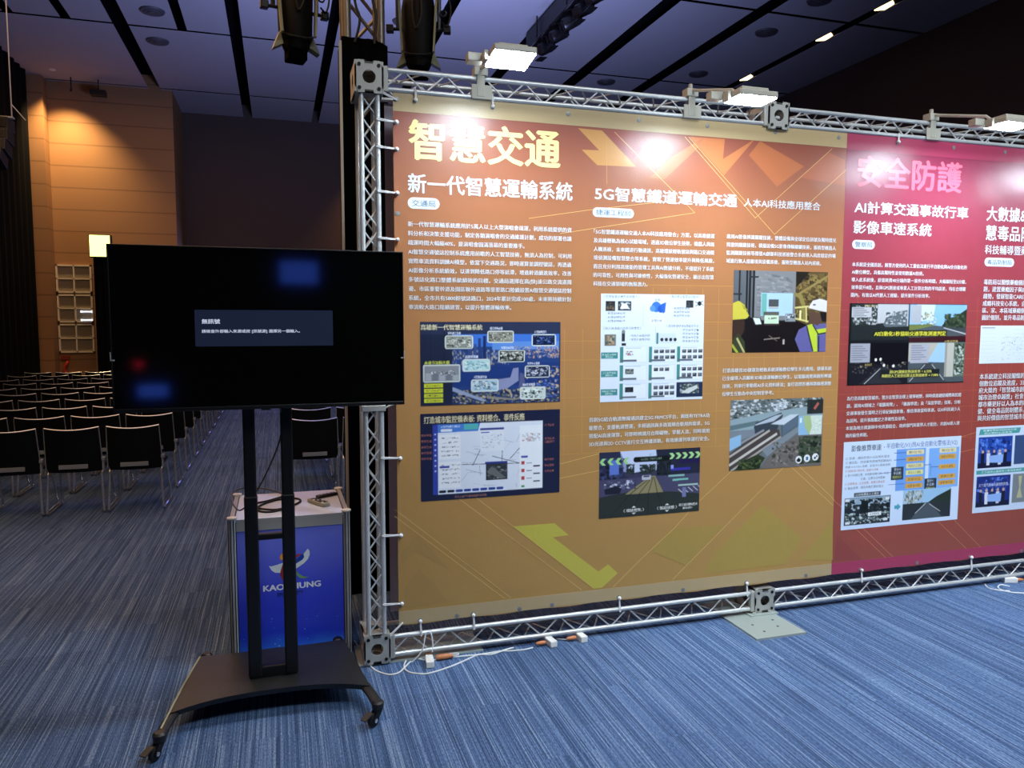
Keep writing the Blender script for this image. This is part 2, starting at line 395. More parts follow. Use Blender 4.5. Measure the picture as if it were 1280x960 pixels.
        at = me.color_attributes.new('Col', 'FLOAT_COLOR', 'POINT'); at.data.foreach_set('color', np.concatenate([im.reshape(-1, 3), np.ones((h*w, 1), np.float32)], 1).astype(np.float32).ravel())
        me.materials.append(mat_); me.update(calc_edges=True); me.validate()
        o = bpy.data.objects.new(name, me); COL.objects.link(o); o.parent = parent; ORG[o] = o0.copy(); return o

# ------------------------------------------------------------------ the hall
ZC = 6.956
struct(MB().add([(-9, -8, 0), (14, -8, 0), (14, 22, 0), (-9, 22, 0)], [(0, 1, 2, 3)]), 'floor', M['carpet'])
struct(MB().box(-5.4, -2.15, 19.0, 22, 0, ZC+0.3).box(-5.4, -4.64, 18.62, 19.0, 0, ZC+0.3), 'wall_back', M['wall_orange'])
struct(MB().box(-2.15, 11.6, 20.85, 22, 0, ZC+0.3), 'wall_far', M['wall_brown'])
struct(MB().box(11.2, 11.6, -8, 20.85, 0, ZC+0.3), 'wall_right', M['wall_brown'])
struct(MB().box(-5.8, -5.4, -8, 22, 0, ZC+0.3), 'wall_left', M['wall_brown'])
# ceiling: white panels hung with dark slots between them
cl = MB()
slots = [-5.6, -2.5, -0.6, 1.05, 2.85, 4.55, 6.2, 7.85, 9.66, 11.6]
wid = [0.1, 0.25, 0.21, 0.18, 0.2, 0.24, 0.3, 0.3, 0.2, 0.1]
ys = [-8, -3.9, -0.1, 3.7, 7.5, 11.3, 15.1, 18.9, 21.5]
for i in range(len(slots)-1):
    for j in range(len(ys)-1):
        xa, xb = slots[i]+wid[i]/2, slots[i+1]-wid[i+1]/2; ya, yb = ys[j]+0.045, ys[j+1]-0.045
        cuts = [xa, xb]
        if j < 6:
            for c0 in (-4.2, -3.34, -1.5):
                if xa < c0-0.1 and c0+0.1 < xb: cuts[-1:-1] = [c0-0.08, c0+0.08]
        for k in range(0, len(cuts), 2): cl.box(cuts[k], cuts[k+1], ya, yb, ZC, ZC+0.006)
struct(cl, 'ceiling', M['ceil_white'])
struct(MB().box(-5.6, 11.6, -8, 22, ZC+0.3, ZC+0.35), 'ceiling_void', M['ceil_dark'])

# window in the back wall: three stacked sashes of four panes each
wm = MB(); X0, X1, Zs = -4.625, -3.925, [(2.41, 3.03), (1.76, 2.38), (1.09, 1.73)]
for (a, b) in Zs:
    for (x0, x1, z0, z1) in ((X0, X1, b-0.035, b), (X0, X1, a, a+0.035), (X0, X0+0.035, a, b), (X1-0.035, X1, a, b),
                             ((X0+X1)/2-0.014, (X0+X1)/2+0.014, a, b), (X0, X1, (a+b)/2-0.012, (a+b)/2+0.012)):
        wm.box(x0, x1, 18.95, 19.0, z0, z1)
struct(wm, 'window_1', mat('window_frame', '#d8cdb8', 0.5))
wg = MB()
for (a, b) in Zs: wg.box(X0+0.03, X1-0.03, 18.985, 18.995, a+0.03, b-0.03)
struct(wg, 'window_glass', mat('window_glass', '#8a8270', 0.25, spec=0.6))
for k, z in enumerate((2.0, 1.815)):  # glowing tubes stand in for tube light reflections in the panes
    solo(MB().tube([(-4.16, 18.94, z), (-3.95, 18.94, z)], 0.014, 10).box(-4.17, -4.15, 18.93, 18.985, z-0.02, z+0.02).box(-3.96, -3.94, 18.93, 18.985, z-0.02, z+0.02), 'wall_tube_light',
         mat('tube_light', '#ffffff', 0.5, emit='#dfe6ff', estr=1.6),
         ['upper short white tube light at the window behind the chairs', 'lower short white tube light at the window behind the chairs'][k], 'light', (-4.06, 18.95, z), 'tube lights at the window')
# emergency sign, hydrant and socket box under the window
e = thing('hose_cabinet', 'red fire hose fitting on the orange wall below the window', 'fire hose', (-4.5, 18.95, 0.45))
MB().box(-4.60, -4.43, 18.955, 19.0, 0.93, 1.03).build('sign_plate', mat('sign_red', '#7a2a1e', 0.5), e, bevel=0.005)
MB().tube(smooth_path([(-4.47, 18.95, 0.45), (-4.49, 18.92, 0.6), (-4.53, 18.92, 0.72), (-4.49, 18.92, 0.84), (-4.46, 18.95, 0.9)]), 0.028, 8).tube([(-4.47, 19.0, 0.5), (-4.47, 18.92, 0.5)], 0.05, 12).build('hose_valve', mat('valve_red', '#c23420', 0.4), e, smooth=True)
e = thing('socket_box', 'small dark socket box on the orange wall beside the drape', 'socket box', (-3.98, 18.97, 0.52))
MB().box(-4.06, -3.91, 18.94, 19.0, 0.5, 0.68).build('box_body', M['black'], e, bevel=0.008)
MB().box(-4.03, -3.96, 18.93, 18.94, 0.56, 0.61).build('cover_flap', M['chair_plate'], e)

def drape(name, x0, x1, y0, y1, z0, z1, n, amp, label, cat, axis='y', m='curtain_black', thick=0.02):
    mb = MB(); k = n*8; L = []; 
    for i in range(k+1):
        t = i/k; a = amp*math.sin(2*math.pi*n*t+0.7*math.sin(5*t))*(0.7+0.3*math.sin(13*t))
        L.append((x0+a, y0+(y1-y0)*t) if axis == 'y' else (x0+(x1-x0)*t, y0+a))
    off = (thick, 0) if axis == 'y' else (0, thick)
    vs = [(p[0], p[1], z) for p in L for z in (z0, z1)]+[(p[0]+off[0], p[1]+off[1], z) for p in L for z in (z0, z1)]
    q = 2*(k+1); fs = []
    for i in range(k):
        a = 2*i; fs += [(a, a+1, a+3, a+2), (q+a, q+a+2, q+a+3, q+a+1), (a, a+2, q+a+2, q+a), (a+1, q+a+1, q+a+3, a+3)]
    fs += [(0, q, q+1, 1), (2*k, 2*k+1, q+2*k+1, q+2*k)]
    mb.add(vs, fs)
    return solo(mb, name, M[m], label, cat, ((x0+x1)/2, (y0+y1)/2, z0), smooth=True)
drape('stage_curtain', -4.9, -4.9, 3.0, 18.5, 0.02, ZC-0.01, 46, 0.06, 'tall black pleated curtain along the left side of the seating', 'curtain')
t = thing('light_tower', 'black draped tower carrying a yellow lit floodlight behind the screen', 'light stand', (-3.35, 18.3, 0))
d = drape('drape', -3.68, -2.6, 18.0, 18.0, 0.0, 3.14, 9, 0.03, None, None, axis='x'); d.parent = t; d.location = Vector((-3.14, 18.0, 0))-ORG[t]
MB().tube([(-3.52, 18.12, 0), (-3.52, 18.12, 3.5)], 0.03, 10).box(-3.75, -2.6, 18.06, 18.3, 0, 0.03).tube([(-3.66, 18.06, 3.1), (-2.62, 18.06, 3.16)], 0.02, 8).build('mast', M['black'], t)
MB().box(-3.73, -3.31, 17.88, 18.05, 3.12, 3.60).build('lamp_housing', M['black'], t, bevel=0.015)
MB().box(-3.71, -3.33, 17.865, 17.878, 3.14, 3.58).build('lamp_lens', M['far_lamp_face'], t)

# loudspeaker hung at the left, small box speaker near the back wall
t = thing('line_array_speaker', 'dark curved line array speaker hung on a cable beside the black curtain', 'loudspeaker', (-3.62, 12.0, 3.9))
for k in range(4):
    c = Vector((-3.62, 12.0-0.04*k*k, 4.42-0.17*k)); rt = Matrix.Rotation(R(-7*k), 3, 'X')
    MB().obox(c, (0.5, 0.3, 0.16), rt, 0).obox(c+rt@Vector((0, -0.155, 0)), (0.44, 0.012, 0.12), rt, 1).build('speaker_box', [M['black'], M['black_satin']], t, bevel=0.01)
MB().box(-3.9, -3.34, 11.95, 12.05, 4.51, 4.53).tube([(-3.36, 12, 4.53), (-3.36, 12, 6.95)], 0.008, 6).tube([(-3.36, 12, 4.7), (-3.2, 12, 4.5)], 0.006, 6).tube([(-3.84, 12, 4.53), (-3.84, 12, 6.95)], 0.008, 6).build('rigging', M['alu_dull'], t)
t = thing('ceiling_speaker', 'small black box speaker hung from the ceiling in front of the orange wall', 'loudspeaker', (-3.56, 18.6, 6.6))
MB().box(-3.71, -3.41, 18.5, 18.68, 6.6, 6.72).build('speaker_box', M['black'], t, bevel=0.01)
MB().tube([(-3.56, 18.6, 6.72), (-3.56, 18.6, ZC)], 0.01, 6).build('hanger', M['black'], t)
solo(MB().tube([(-4.08, 18.6, 6.7), (-4.08, 18.6, ZC)], 0.012, 6).tube([(-4.08, 18.6, 6.7), (-4.08, 18.56, 6.66)], 0.02, 8), 'ceiling_sensor', M['black'], 'thin dark rod hanging from the ceiling near the lit orange wall', 'sensor', (-4.08, 18.6, ZC))

# ceiling fittings
def diffuser(x, y, r, label):
    t = thing('ceiling_diffuser', label, 'air vent', (x, y, ZC), 'round air vents in the ceiling panels')
    for k, rr in enumerate((r, r*0.72, r*0.42)):
        MB().lathe([(rr*0.82, 0.0), (rr, 0.0), (rr*0.92, -0.03-0.012*k), (rr*0.78, -0.03-0.012*k)], (x, y, ZC), n=24).build('ring', M['diffuser'], t, smooth=True)
for (x, y, w) in ((-1.88, 14.3, 'round grey ceiling vent nearest the top frame edge above the far chairs'), (-2.0, 15.77, 'round grey ceiling vent nearest the orange wall'),
               (8.47, 12.06, 'middle round grey ceiling vent near the dark right wall'), (8.52, 14.44, 'round grey ceiling vent above the second floodlight, farthest down the right side'),
               (8.46, 10.65, 'round grey ceiling vent at the top frame edge on the right'), (2.2, 13.5, 'round grey ceiling vent beside the right hanging stage light'), (6.9, 15.5, 'round grey ceiling vent just over the truss beam')):
    diffuser(x, y, 0.2, w)
def downlight(x, y, label, m, r=0.075):
    t = thing('downlight', label, 'ceiling light', (x, y, ZC), 'downlights in the ceiling')
    MB().lathe([(r, 0.02), (r*1.25, 0.02), (r*1.25, -0.012), (r, -0.012)], (x, y, ZC), n=18).build('ring', M['white_plastic'], t)
    MB().lathe([(r*0.98, 0.0), (r*0.98, -0.006)], (x, y, ZC), n=18).build('lens', m, t)
downlight(-4.32, 18.17, 'small lit downlight at the ceiling corner above the orange wall', M['white_led'], 0.05)
for y, w in ((10.54, 'nearest warm lit slot light along the right ceiling edge'), (11.98, 'middle warm lit slot light along the right ceiling edge'), (14.4, 'farthest warm lit slot light along the right ceiling edge')):
    t = thing('slot_light', w, 'ceiling light', (9.66, y, ZC), 'warm lights in the ceiling slot')
    MB().box(9.60, 9.72, y-0.2, y+0.2, ZC+0.02, ZC+0.14).build('housing', M['ceil_dark'], t)
    MB().prism([(9.62, y-0.2, ZC+0.0), (9.73, y-0.12, ZC), (9.76, y+0.12, ZC), (9.62, y+0.2, ZC)], (0, 0, 0.018)).build('lens', M['warm_led'], t)

# row of small stage lights on a bar along a ceiling slot
t = thing('lighting_bar', 'black lighting bar slung under the ceiling slot right of the first floodlight', 'lighting bar', (4.35, 11.4, 6.5))
MB().tube([(4.32, 9.6, 6.55), (4.32, 12.9, 6.55)], 0.03, 8).build('pipe', M['black'], t)
MB().box(4.36, 4.62, 9.6, 13.3, 6.62, 6.9).build('trunking', M['black'], t)
for y in (9.9, 11.2, 12.6): MB().tube([(4.32, y, 6.55), (4.32, y, ZC+0.03)], 0.012, 6).build('hanger', M['black'], t)
for k, y in enumerate((12.35, 11.75, 11.2, 10.7, 10.2)):
    t = thing('bar_spotlight', ['black spotlight at the lower end of the ceiling lighting bar', 'second black spotlight up the ceiling lighting bar', 'third black spotlight up the ceiling lighting bar', 'fourth black spotlight up the ceiling lighting bar', 'topmost black spotlight on the ceiling lighting bar'][k], 'stage light', (4.36, y, 6.3), 'spotlights on the ceiling bar')
    rt = Matrix.Rotation(R(60), 3, 'Y') @ Matrix.Rotation(R(12*(k % 3-1)), 3, 'X')
    MB().lathe([(0.06, 0.16), (0.1, 0.1), (0.1, -0.12), (0.085, -0.15)], (4.4, y, 6.36), rt, 14).build('lamp_can', M['black_satin'], t, smooth=True)
    for sx in (-1, 1): MB().obox(Vector((4.4, y, 6.36))+rt@Vector((sx*0.13, 0, -0.2)), (0.012, 0.17, 0.14), rt @ Matrix.Rotation(R(sx*24), 3, 'Y')).build('barn_door', M['black'], t)
    MB().tube([(4.4, y+0.11, 6.36), (4.36, y+0.11, 6.5), (4.34, y, 6.53), (4.36, y-0.11, 6.5), (4.4, y-0.11, 6.36)], 0.012, 6).build('yoke', M['black'], t)

# ------------------------------------------------------------------ chairs
def make_chair():
    t = thing('conference_chair', 'x', 'chair', (0, 0, 0), 'black chairs in rows')
    W = 0.235
    # backrest: shell bowed away from the sitter and leaning back
    vs = []; fs = []; nu, nv = 12, 8
    for s_ in (0, 1):
        for j in range(nv+1):
            v = j/nv; z = 0.40+0.415*v; w = W*(1-0.05*v)-0.02*(1-min(1, v*6))**2
            for i in range(nu+1):
                u = -1+2*i/nu; vs.append((u*w, 0.035-0.075*v-0.045*(1-u*u)+0.022*s_, z-(0.02*(1-u*u) if j == nv else 0)))
    n1 = (nu+1)*(nv+1)
    for j in range(nv):
        for i in range(nu):
            a = j*(nu+1)+i; fs += [(a, a+1, a+nu+2, a+nu+1), (n1+a, n1+a+nu+1, n1+a+nu+2, n1+a+1)]
    for i in range(nu): a = nv*(nu+1)+i; fs += [(i, n1+i, n1+i+1, i+1), (a, a+1, n1+a+1, n1+a)]
    for j in range(nv): a = j*(nu+1); b = a+nu; fs += [(a, a+nu+1, n1+a+nu+1, n1+a), (b, n1+b, n1+b+nu+1, b+nu+1)]
    MB().add(vs, fs).build('backrest', M['chair_black'], t, smooth=True)
    top = [(u*W*0.95, 0.035-0.075-0.045*(1-u*u)+0.011, 0.817-0.02*(1-u*u)) for u in [-1+k/6 for k in range(13)]]
    MB().tube(top, 0.0075, 6).build('top_trim', M['chair_trim'], t, smooth=True)
    MB().tube([(s_*W*(1.0), 0.03, 0.43) if k == 0 else (s_*W*0.95, -0.036, 0.81) for s_ in (1,) for k in (0, 1)], 0.005, 6).tube([(-W, 0.03, 0.43), (-W*0.95, -0.036, 0.81)], 0.005, 6).build('side_trim', M['chair_plate'], t)
    MB().box(-0.12, 0.12, -0.028, -0.016, 0.435, 0.475).build('back_plate', M['chair_plate'], t, bevel=0.003)
    MB().box(-0.225, 0.225, 0.03, 0.47, 0.405, 0.45).build('seat', M['chair_black'], t, bevel=0.018)
    for s_ in (-1, 1):
        p = [(s_*0.215, 0.30, 0.40), (s_*0.218, 0.06, 0.40), (s_*0.220, 0.03, 0.385), (s_*0.235, 0.0, 0.03), (s_*0.236, 0.02, 0.012), (s_*0.236, 0.50, 0.012), (s_*0.235, 0.52, 0.03), (s_*0.219, 0.40, 0.385), (s_*0.216, 0.37, 0.40), (s_*0.215, 0.32, 0.40)]
        MB().tube(p, 0.0115, 8).build('sled_leg', M['chrome'], t, smooth=True)
    MB().tube([(-0.215, 0.12, 0.395), (0.215, 0.12, 0.395)], 0.009, 6).build('cross_tube', M['chrome'], t)
    MB().box(0.226, 0.256, 0.0, 0.05, 0.50, 0.53).box(0.230, 0.246, 0.01, 0.05, 0.40, 0.50).build('linking_clip', M['chair_plate'], t, bevel=0.003)
    return t
ordn = ['first', 'second', 'third', 'fourth', 'fifth', 'sixth', 'seventh', 'eighth', 'ninth', 'tenth']
chair0 = make_chair(); first = True
AISLE = -1.065; PX = 0.509; PY = 0.959; Y0 = 7.78
def seen_left(x, y): 
    d = Vector((x, y, 0.8))-CAM; c = d.dot(FWD); return 640+FPX*d.dot(RGT)/c > -12
for r_ in range(10):
    for c_ in range(7):
        x = AISLE-0.25-PX*c_; y = Y0+PY*r_
        if not seen_left(x+0.25, y): continue
        lab = 'black chrome-legged chair, %s from the aisle in the %s row left of the aisle' % (ordn[c_], ordn[r_]) if r_ else 'black chrome-legged chair, %s from the aisle in the nearest row left of the aisle' % ordn[c_]
        if first: chair0.location = (x, y, 0); chair0['label'] = lab; first = False
        else: clone(chair0, (x, y, 0), label=lab)
for r_ in range(3):
    for c_ in range(2):
        if (r_, c_) == (2, 1): continue
        lab = 'black chair beyond the counter, %s the aisle, %s row on the right' % (['beside', 'second from'][c_], ['nearest', 'second', 'third'][r_])
        clone(chair0, (0.33+PX*c_, Y0+0.06+PY*r_, 0), label=lab, group='black chairs right of the aisle')

# ------------------------------------------------------------------ black tower behind the frame, with its stage lights
t = thing('lighting_tower', 'tall truss tower wrapped in black cloth behind the left end of the banner frame', 'truss tower', (0.56, 5.08, 0))
mb = MB()
for (x, y) in ((0.455, 4.98), (0.665, 4.98), (0.455, 5.2), (0.665, 5.2)): mb.tube([(x, y, 0.02), (x, y, 4.9)], 0.026, 12)
mb.build('chord_tubes', M['tower_tube'], t, smooth=True)
mb = MB(); z = 3.3; k = 0
while z < 4.8:
    a, b = ((0.455, 0.665), (0.665, 0.455))[k % 2]
    mb.tube([(a, 4.98, z), (b, 4.98, z+0.24)], 0.012, 8).tube([(b, 5.2, z), (a, 5.2, z+0.24)], 0.012, 8); z += 0.24; k += 1
mb.build('lacing', M['tower_tube'], t)
mb = MB()
xa, xb, ya, yb = 0.418, 0.703, 4.945, 5.235
ring = []
for i in range(15): ring.append((xa+(xb-xa)*i/14, ya-0.006*math.sin(i*1.7)))
ring += [(xb, yb), (xa, yb)]
vs = [(x, y, 0.0) for x, y in ring]+[(x, y, 3.55-0.03*max(0, (x-0.62)/0.08)) for x, y in ring]; n = len(ring)
mb.add(vs, [(i, (i+1) % n, n+(i+1) % n, n+i) for i in range(n)]+[tuple(range(n, 2*n))])
mb.build('cloth_wrap', M['cloth_black'], t)
MB().box(0.404, 0.4175, 4.935, 4.985, 0.0, 3.52).build('cloth_edge', mat('cloth_edge', '#c4c8c0', 0.7), t)
MB().tube(smooth_path([(0.50, 4.94, 3.52), (0.53, 4.93, 3.66), (0.50, 4.94, 3.8), (0.49, 4.95, 4.3)]), 0.008, 6).tube(smooth_path([(0.62, 4.94, 3.52), (0.63, 4.94, 3.7), (0.61, 4.95, 3.85), (0.62, 4.95, 4.3)]), 0.01, 6).build('cable', M['rubber'], t)
t = thing('light_batten', 'dark lighting pipe above the banner frame holding the stage lights', 'lighting pipe', (0.6, 5.2, 4.45))
MB().tube([(-1.2, 5.33, 4.42), (2.6, 5.33, 4.42)], 0.026, 12).build('pipe', M['alu_dull'], t)
MB().box(0.5, 0.62, 5.2, 5.36, 4.37, 4.47).build('clamp', M['black'], t)
def profile_light(x, y, zb, label, yaw):
    t = thing('profile_spotlight', label, 'stage light', (x, y, zb), 'stage profile lights above the frame')
    rt = Matrix.Rotation(R(yaw), 3, 'Z'); P = lambda a, b, c: Vector((x, y, zb))+rt@Vector((a, b, c))
    MB().obox(P(0, 0, 0.055), (0.125, 0.125, 0.13), rt).build('top_hat', M['cloth_black'], t, bevel=0.01)
    zb -= 0.085
    MB().lathe([(0.098, 0.2), (0.108, 0.24), (0.118, 0.52), (0.105, 0.6), (0.06, 0.64)], (x, y, zb), rt, 16).build('lamp_housing', M['chair_black'], t, smooth=True)
    MB().lathe([(0.075, 0.14), (0.088, 0.17), (0.092, 0.26)], (x, y, zb), rt, 16).build('lens_barrel', M['chair_black'], t, smooth=True)
    green = mat('light_paint', '#8f9474', 0.45)  # yellowish-green light on the black fins is put into their colour
    for s_ in (-1, 1):
        mb = MB(); mb.prism([P(s_*0.085, -0.03, 0.17), P(s_*0.15, -0.03, 0.135), P(s_*0.135, -0.03, 0.175), P(s_*0.1, -0.03, 0.26)], rt@Vector((0, 0.07, 0)))
        mb.prism([P(s_*0.1, -0.11, 0.22), P(s_*0.112, -0.11, 0.22), P(s_*0.135, -0.09, 0.6), P(s_*0.12, -0.09, 0.6)], rt@Vector((0, 0.04, 0)))
        mb.build('side_fin', green, t)
        MB().tube([P(s_*0.11, 0, 0.4), P(s_*0.17, 0, 0.4)], 0.012, 8).obox(P(s_*0.195, 0, 0.4), (0.05, 0.05, 0.05), rt).build('tilt_knob', M['black'], t, bevel=0.006)
        MB().tube([P(s_*0.14, 0, 0.4), P(s_*0.145, 0, 0.8), P(s_*0.1, 0, 0.86), P(0, 0, 0.87)], 0.014, 6).build('yoke', M['black'], t)
    MB().obox(P(0, 0, 0.90), (0.05, 0.07, 0.09), rt).build('hook_clamp', M['black'], t)
    MB().tube(smooth_path([P(0.02, -0.13, 0.62), P(0.03, -0.14, 0.45), P(-0.01, -0.135, 0.36), P(-0.03, -0.13, 0.5), P(-0.02, -0.12, 0.66)]), 0.007, 6).tube(smooth_path([P(-0.1, -0.05, 0.23), P(-0.05, -0.11, 0.2), P(0.05, -0.11, 0.2), P(0.1, -0.05, 0.23)]), 0.007, 6).tube(smooth_path([P(0.15, -0.02, 0.75), P(0.22, -0.02, 0.55), P(0.2, -0.03, 0.42), P(0.16, -0.03, 0.44)]), 0.006, 6).build('cable', M['rubber'], t)
    MB().tube([P(0.17+0.02*math.cos(a*math.pi/5), -0.02, 0.5+0.02*math.sin(a*math.pi/5)) for a in range(10)], 0.006, 6, closed=True).build('safety_ring', M['black'], t)
profile_light(0.155, 5.33, 3.50, 'black stage profile light hanging left of the tower above the screen', 12)
profile_light(0.97, 5.33, 3.47, 'black stage profile light hanging right of the tower above the truss', -14)

# ------------------------------------------------------------------ truss frame that carries the banners
FRX = (0.416, 0.496); FY = 3.87; RY = 4.05; XE = 7.0
t = thing('truss_frame', 'silver aluminium lattice truss frame standing on the carpet around the banners', 'truss frame', (0.456, 3.96, 0))
TR = 0.0125
def truss(name, chords, zig, p0, p1, axis, period=0.215):
    """four tubes along an axis with zigzag lacing on the front and back faces"""
    seg = MB()
    for (a, b) in chords:
        q0, q1 = ((a, b, p0), (a, b, p1)) if axis == 'z' else ((p0, a, b), (p1, a, b))
        seg.tube([q0, q1], TR, 12)
    o = seg.build(name, M['alu'], t, smooth=True)
    n = max(2, int(round((p1-p0)/(period/2))))
    for fi, (A, B) in enumerate(zig):
        pts = []; lac = MB()
        for k in range(n+1):
            s_ = p0+(p1-p0)*k/n; c = (A, B)[(k+fi) % 2]
            pts.append((c[0], c[1], s_) if axis == 'z' else (s_, c[0], c[1]))
        for q in range(n): lac.tube([pts[q], pts[q+1]], 0.0045, 6)
        lac.build('lacing', M['alu'], o)
    return o
def column(xc, z0, z1):
    xs = (xc-0.04, xc+0.04); c = [(x, y) for x in xs for y in (FY, RY)]
    truss('truss_column', c, [((xs[0], FY), (xs[1], FY)), ((xs[0], FY+0.011), (xs[1], FY+0.011)), ((xs[0], RY), (xs[1], RY))], z0, z1, 'z')
def beam(x0, x1, zl, zu):
    c = [(y, z) for y in (FY, RY) for z in (zl, zu)]
    truss('truss_beam', c, [((FY, zl), (FY, zu))]+([((RY, zl), (RY, zu)), ((FY, zu), (RY, zu))] if zl > 1 else [((FY, zl), (RY, zl))]), x0, x1, 'x')
def block(x0, x1, z0, z1):
    """bolted corner block: four corner posts, plates with a round opening, dark bolt heads"""
    y0, y1 = FY-0.022, RY+0.022; cx, cz = (x0+x1)/2, (z0+z1)/2; mb = MB()
    def ring(w, h, r, mapf, off):
        n = 16; out = []; 
        for k in range(n):
            a = 2*math.pi*(k+0.5)/n; ca, sa = math.cos(a), math.sin(a); s_ = 1/max(abs(ca)/w, abs(sa)/h); out.append((ca*s_, sa*s_))
        inn = [(r*math.cos(2*math.pi*(k+0.5)/n), r*math.sin(2*math.pi*(k+0.5)/n)) for k in range(n)]
        v = [mapf(a, b, 0) for a, b in out]+[mapf(a, b, 0) for a, b in inn]+[mapf(a, b, off) for a, b in out]+[mapf(a, b, off) for a, b in inn]
        f = []
        for k in range(n):
            j = (k+1) % n; f += [(k, j, n+j, n+k), (2*n+k, 3*n+k, 3*n+j, 2*n+j), (n+k, n+j, 3*n+j, 3*n+k), (k, 2*n+k, 2*n+j, j)]
        mb.add(v, f)
    w, h, d = (x1-x0)/2, (z1-z0)/2, (y1-y0)/2; cy = (y0+y1)/2
    for s_ in (-1, 1):
        ring(w, h, 0.46*min(w, h), lambda a, b, o, s_=s_: (cx+a, cy+s_*(d-o), cz+b), 0.008)
        ring(d, h, 0.46*min(d, h), lambda a, b, o, s_=s_: (cx+s_*(w-o), cy+a, cz+b), 0.008)
        ring(w, d, 0.46*min(w, d), lambda a, b, o, s_=s_: (cx+a, cy+b, cz+s_*(h-o)), 0.008)
    for sx in (-1, 1):
        for sz in (-1, 1):
            mb.tube([(cx+sx*(w-0.016), y0+0.004, cz+sz*(h-0.016)), (cx+sx*(w-0.016), y1-0.004, cz+sz*(h-0.016))], 0.016, 10)
            mb.lathe([(0.009, 0), (0.009, 0.004), (0.004, 0.004)], (cx+sx*(w-0.022), y0, cz+sz*(h-0.022)), Matrix.Rotation(R(90), 3, 'X'), 10, 1)
    mb.box(cx-0.02, cx+0.02, y0-0.002, y0+0.002, cz+h-0.014, cz+h-0.010, 1); mb.box(cx-0.02, cx+0.02, y0-0.002, y0+0.002, cz-h+0.010, cz-h+0.014, 1)
    mb.build('corner_block', [M['alu_dull'], M['bolt']], t, smooth=True)
ZL0, ZL1, ZT0, ZT1 = 0.045, 0.142, 2.935, 3.028
block(0.388, 0.524, 0.012, 0.168); block(0.385, 0.524, 2.905, 3.06)
block(2.735, 2.875, 0.02, 0.166); block(2.735, 2.875, 2.905, 3.06)
block(6.93, 7.07, 0.012, 0.168); block(6.93, 7.07, 2.905, 3.06)
column(0.456, 0.168, 2.905); column(7.0, 0.168, 2.905)
for (a, b) in ((0.524, 2.735), (2.875, 6.93)): beam(a, b, ZL0, ZL1); beam(a, b, ZT0, ZT1)
# hinge collars where the beams meet the blocks, one splice on the column
for (x, z0, z1) in ((0.535, ZL0, ZL1), (0.535, ZT0, ZT1), (2.722, ZL0, ZL1), (2.722, ZT0, ZT1)):
    MB().box(x-0.014, x+0.014, FY-0.018, FY+0.018, z0-0.016, z1+0.016).build('end_collar', M['alu_dull'], t, bevel=0.005)
MB().box(0.396, 0.516, FY-0.02, FY+0.016, 1.335, 1.365).tube([(0.516, FY, 1.35), (0.575, FY-0.005, 1.375)], 0.006, 6).build('column_splice', M['alu_dull'], t, bevel=0.004)
solo(MB().box(0.36, 1.03, 3.862, 4.12, 0.0, 0.01), 'base_plate', M['steel_plate'], 'long grey steel plate under the left foot of the truss frame', 'base plate', (0.7, 3.99, 0), 'steel plates under the truss', bevel=0.002)
mb = MB().box(2.535, 2.865, 3.54, 4.15, 0.0, 0.012)
for (x, y) in ((2.64, 3.62), (2.76, 3.66), (2.63, 3.72), (2.79, 3.75)): mb.lathe([(0.008, 0.0121), (0.008, 0.0125)], (x, y, 0), None, 8, 1)
solo(mb, 'base_plate', [M['steel_plate'], M['bolt']], 'square grey steel plate sticking out under the middle block of the truss', 'base plate', (2.7, 3.85, 0), 'steel plates under the truss')
e = MB().box(2.69, 2.885, 3.82, 4.1, 0.012, 0.02)
for x in (2.73, 2.84): e.lathe([(0.014, 0.02), (0.012, 0.026), (0.006, 0.028)], (x, 3.845, 0), None, 10)
solo(e, 'foot_plate', M['steel_plate'], 'small grey bolted plate between the middle truss block and square steel plate', 'base plate', (2.8, 3.96, 0.012))

# ------------------------------------------------------------------ banners
SEAM = 3.302
PR = {
 'orange': print_mat('print_orange', stops=[(0.0, '#ae894a'), (0.45, '#b38450'), (0.75, '#aa7049'), (1.0, '#8d4d3e')]),
 'red': print_mat('print_red', stops=[(0.0, '#934b3c'), (0.5, '#9a443f'), (0.85, '#98394e'), (1.0, '#882e4a')]),
 'pic': print_mat('print_shapes', attr=True),
 'white': print_mat('print_white', '#d9e4ea'), 'cream': print_mat('print_cream', '#f0df92'), 'pink': print_mat('print_pink', '#f0667e'),
 'badge': print_mat('print_badge', '#dbe9f4'), 'ink': print_mat('print_ink', '#3f5a78'),
 'tan': print_mat('print_tan', '#b39d74'), 'magenta': print_mat('print_magenta', '#a33a58'),
 'line': print_mat('print_line', '#e6c276'), 'grid': print_mat('print_grid', '#c9974f'), 'gridr': print_mat('print_grid_red', '#bb6248'),
}
def sheet(name, x0, x1, z0, z1, mats, label, cat, left=None):
    """a hung sheet with thickness; its lower edge is drawn up a little at each eyelet"""
    t = thing(name, label, cat, ((x0+x1)/2, BY, z0)); mb = MB(); n = 60; vs = []
    for k in range(n+1):
        x = x0+(x1-x0)*k/n; zz = z0+0.004*math.sin(x*15.5)
        vs += [(x, BY, zz), (x, BY, z1), (x, BY+0.003, zz), (x, BY+0.003, z1)]
    fs = []
    for k in range(n):
        a = 4*k; b = a+4; fs += [(a, b, b+1, a+1), (a+2, a+3, b+3, b+2), (a, a+2, b+2, b), (a+1, b+1, b+3, a+3)]
    fs += [(0, 1, 3, 2), (4*n, 4*n+2, 4*n+3, 4*n+1)]
    mb.add(vs, fs).build('sheet', mats, t)
    return t
BN = sheet('printed_banner', 0.572, SEAM, 0.197, 2.922, PR['orange'], 'orange vinyl banner with white Chinese lettering tied inside the truss frame', 'banner')
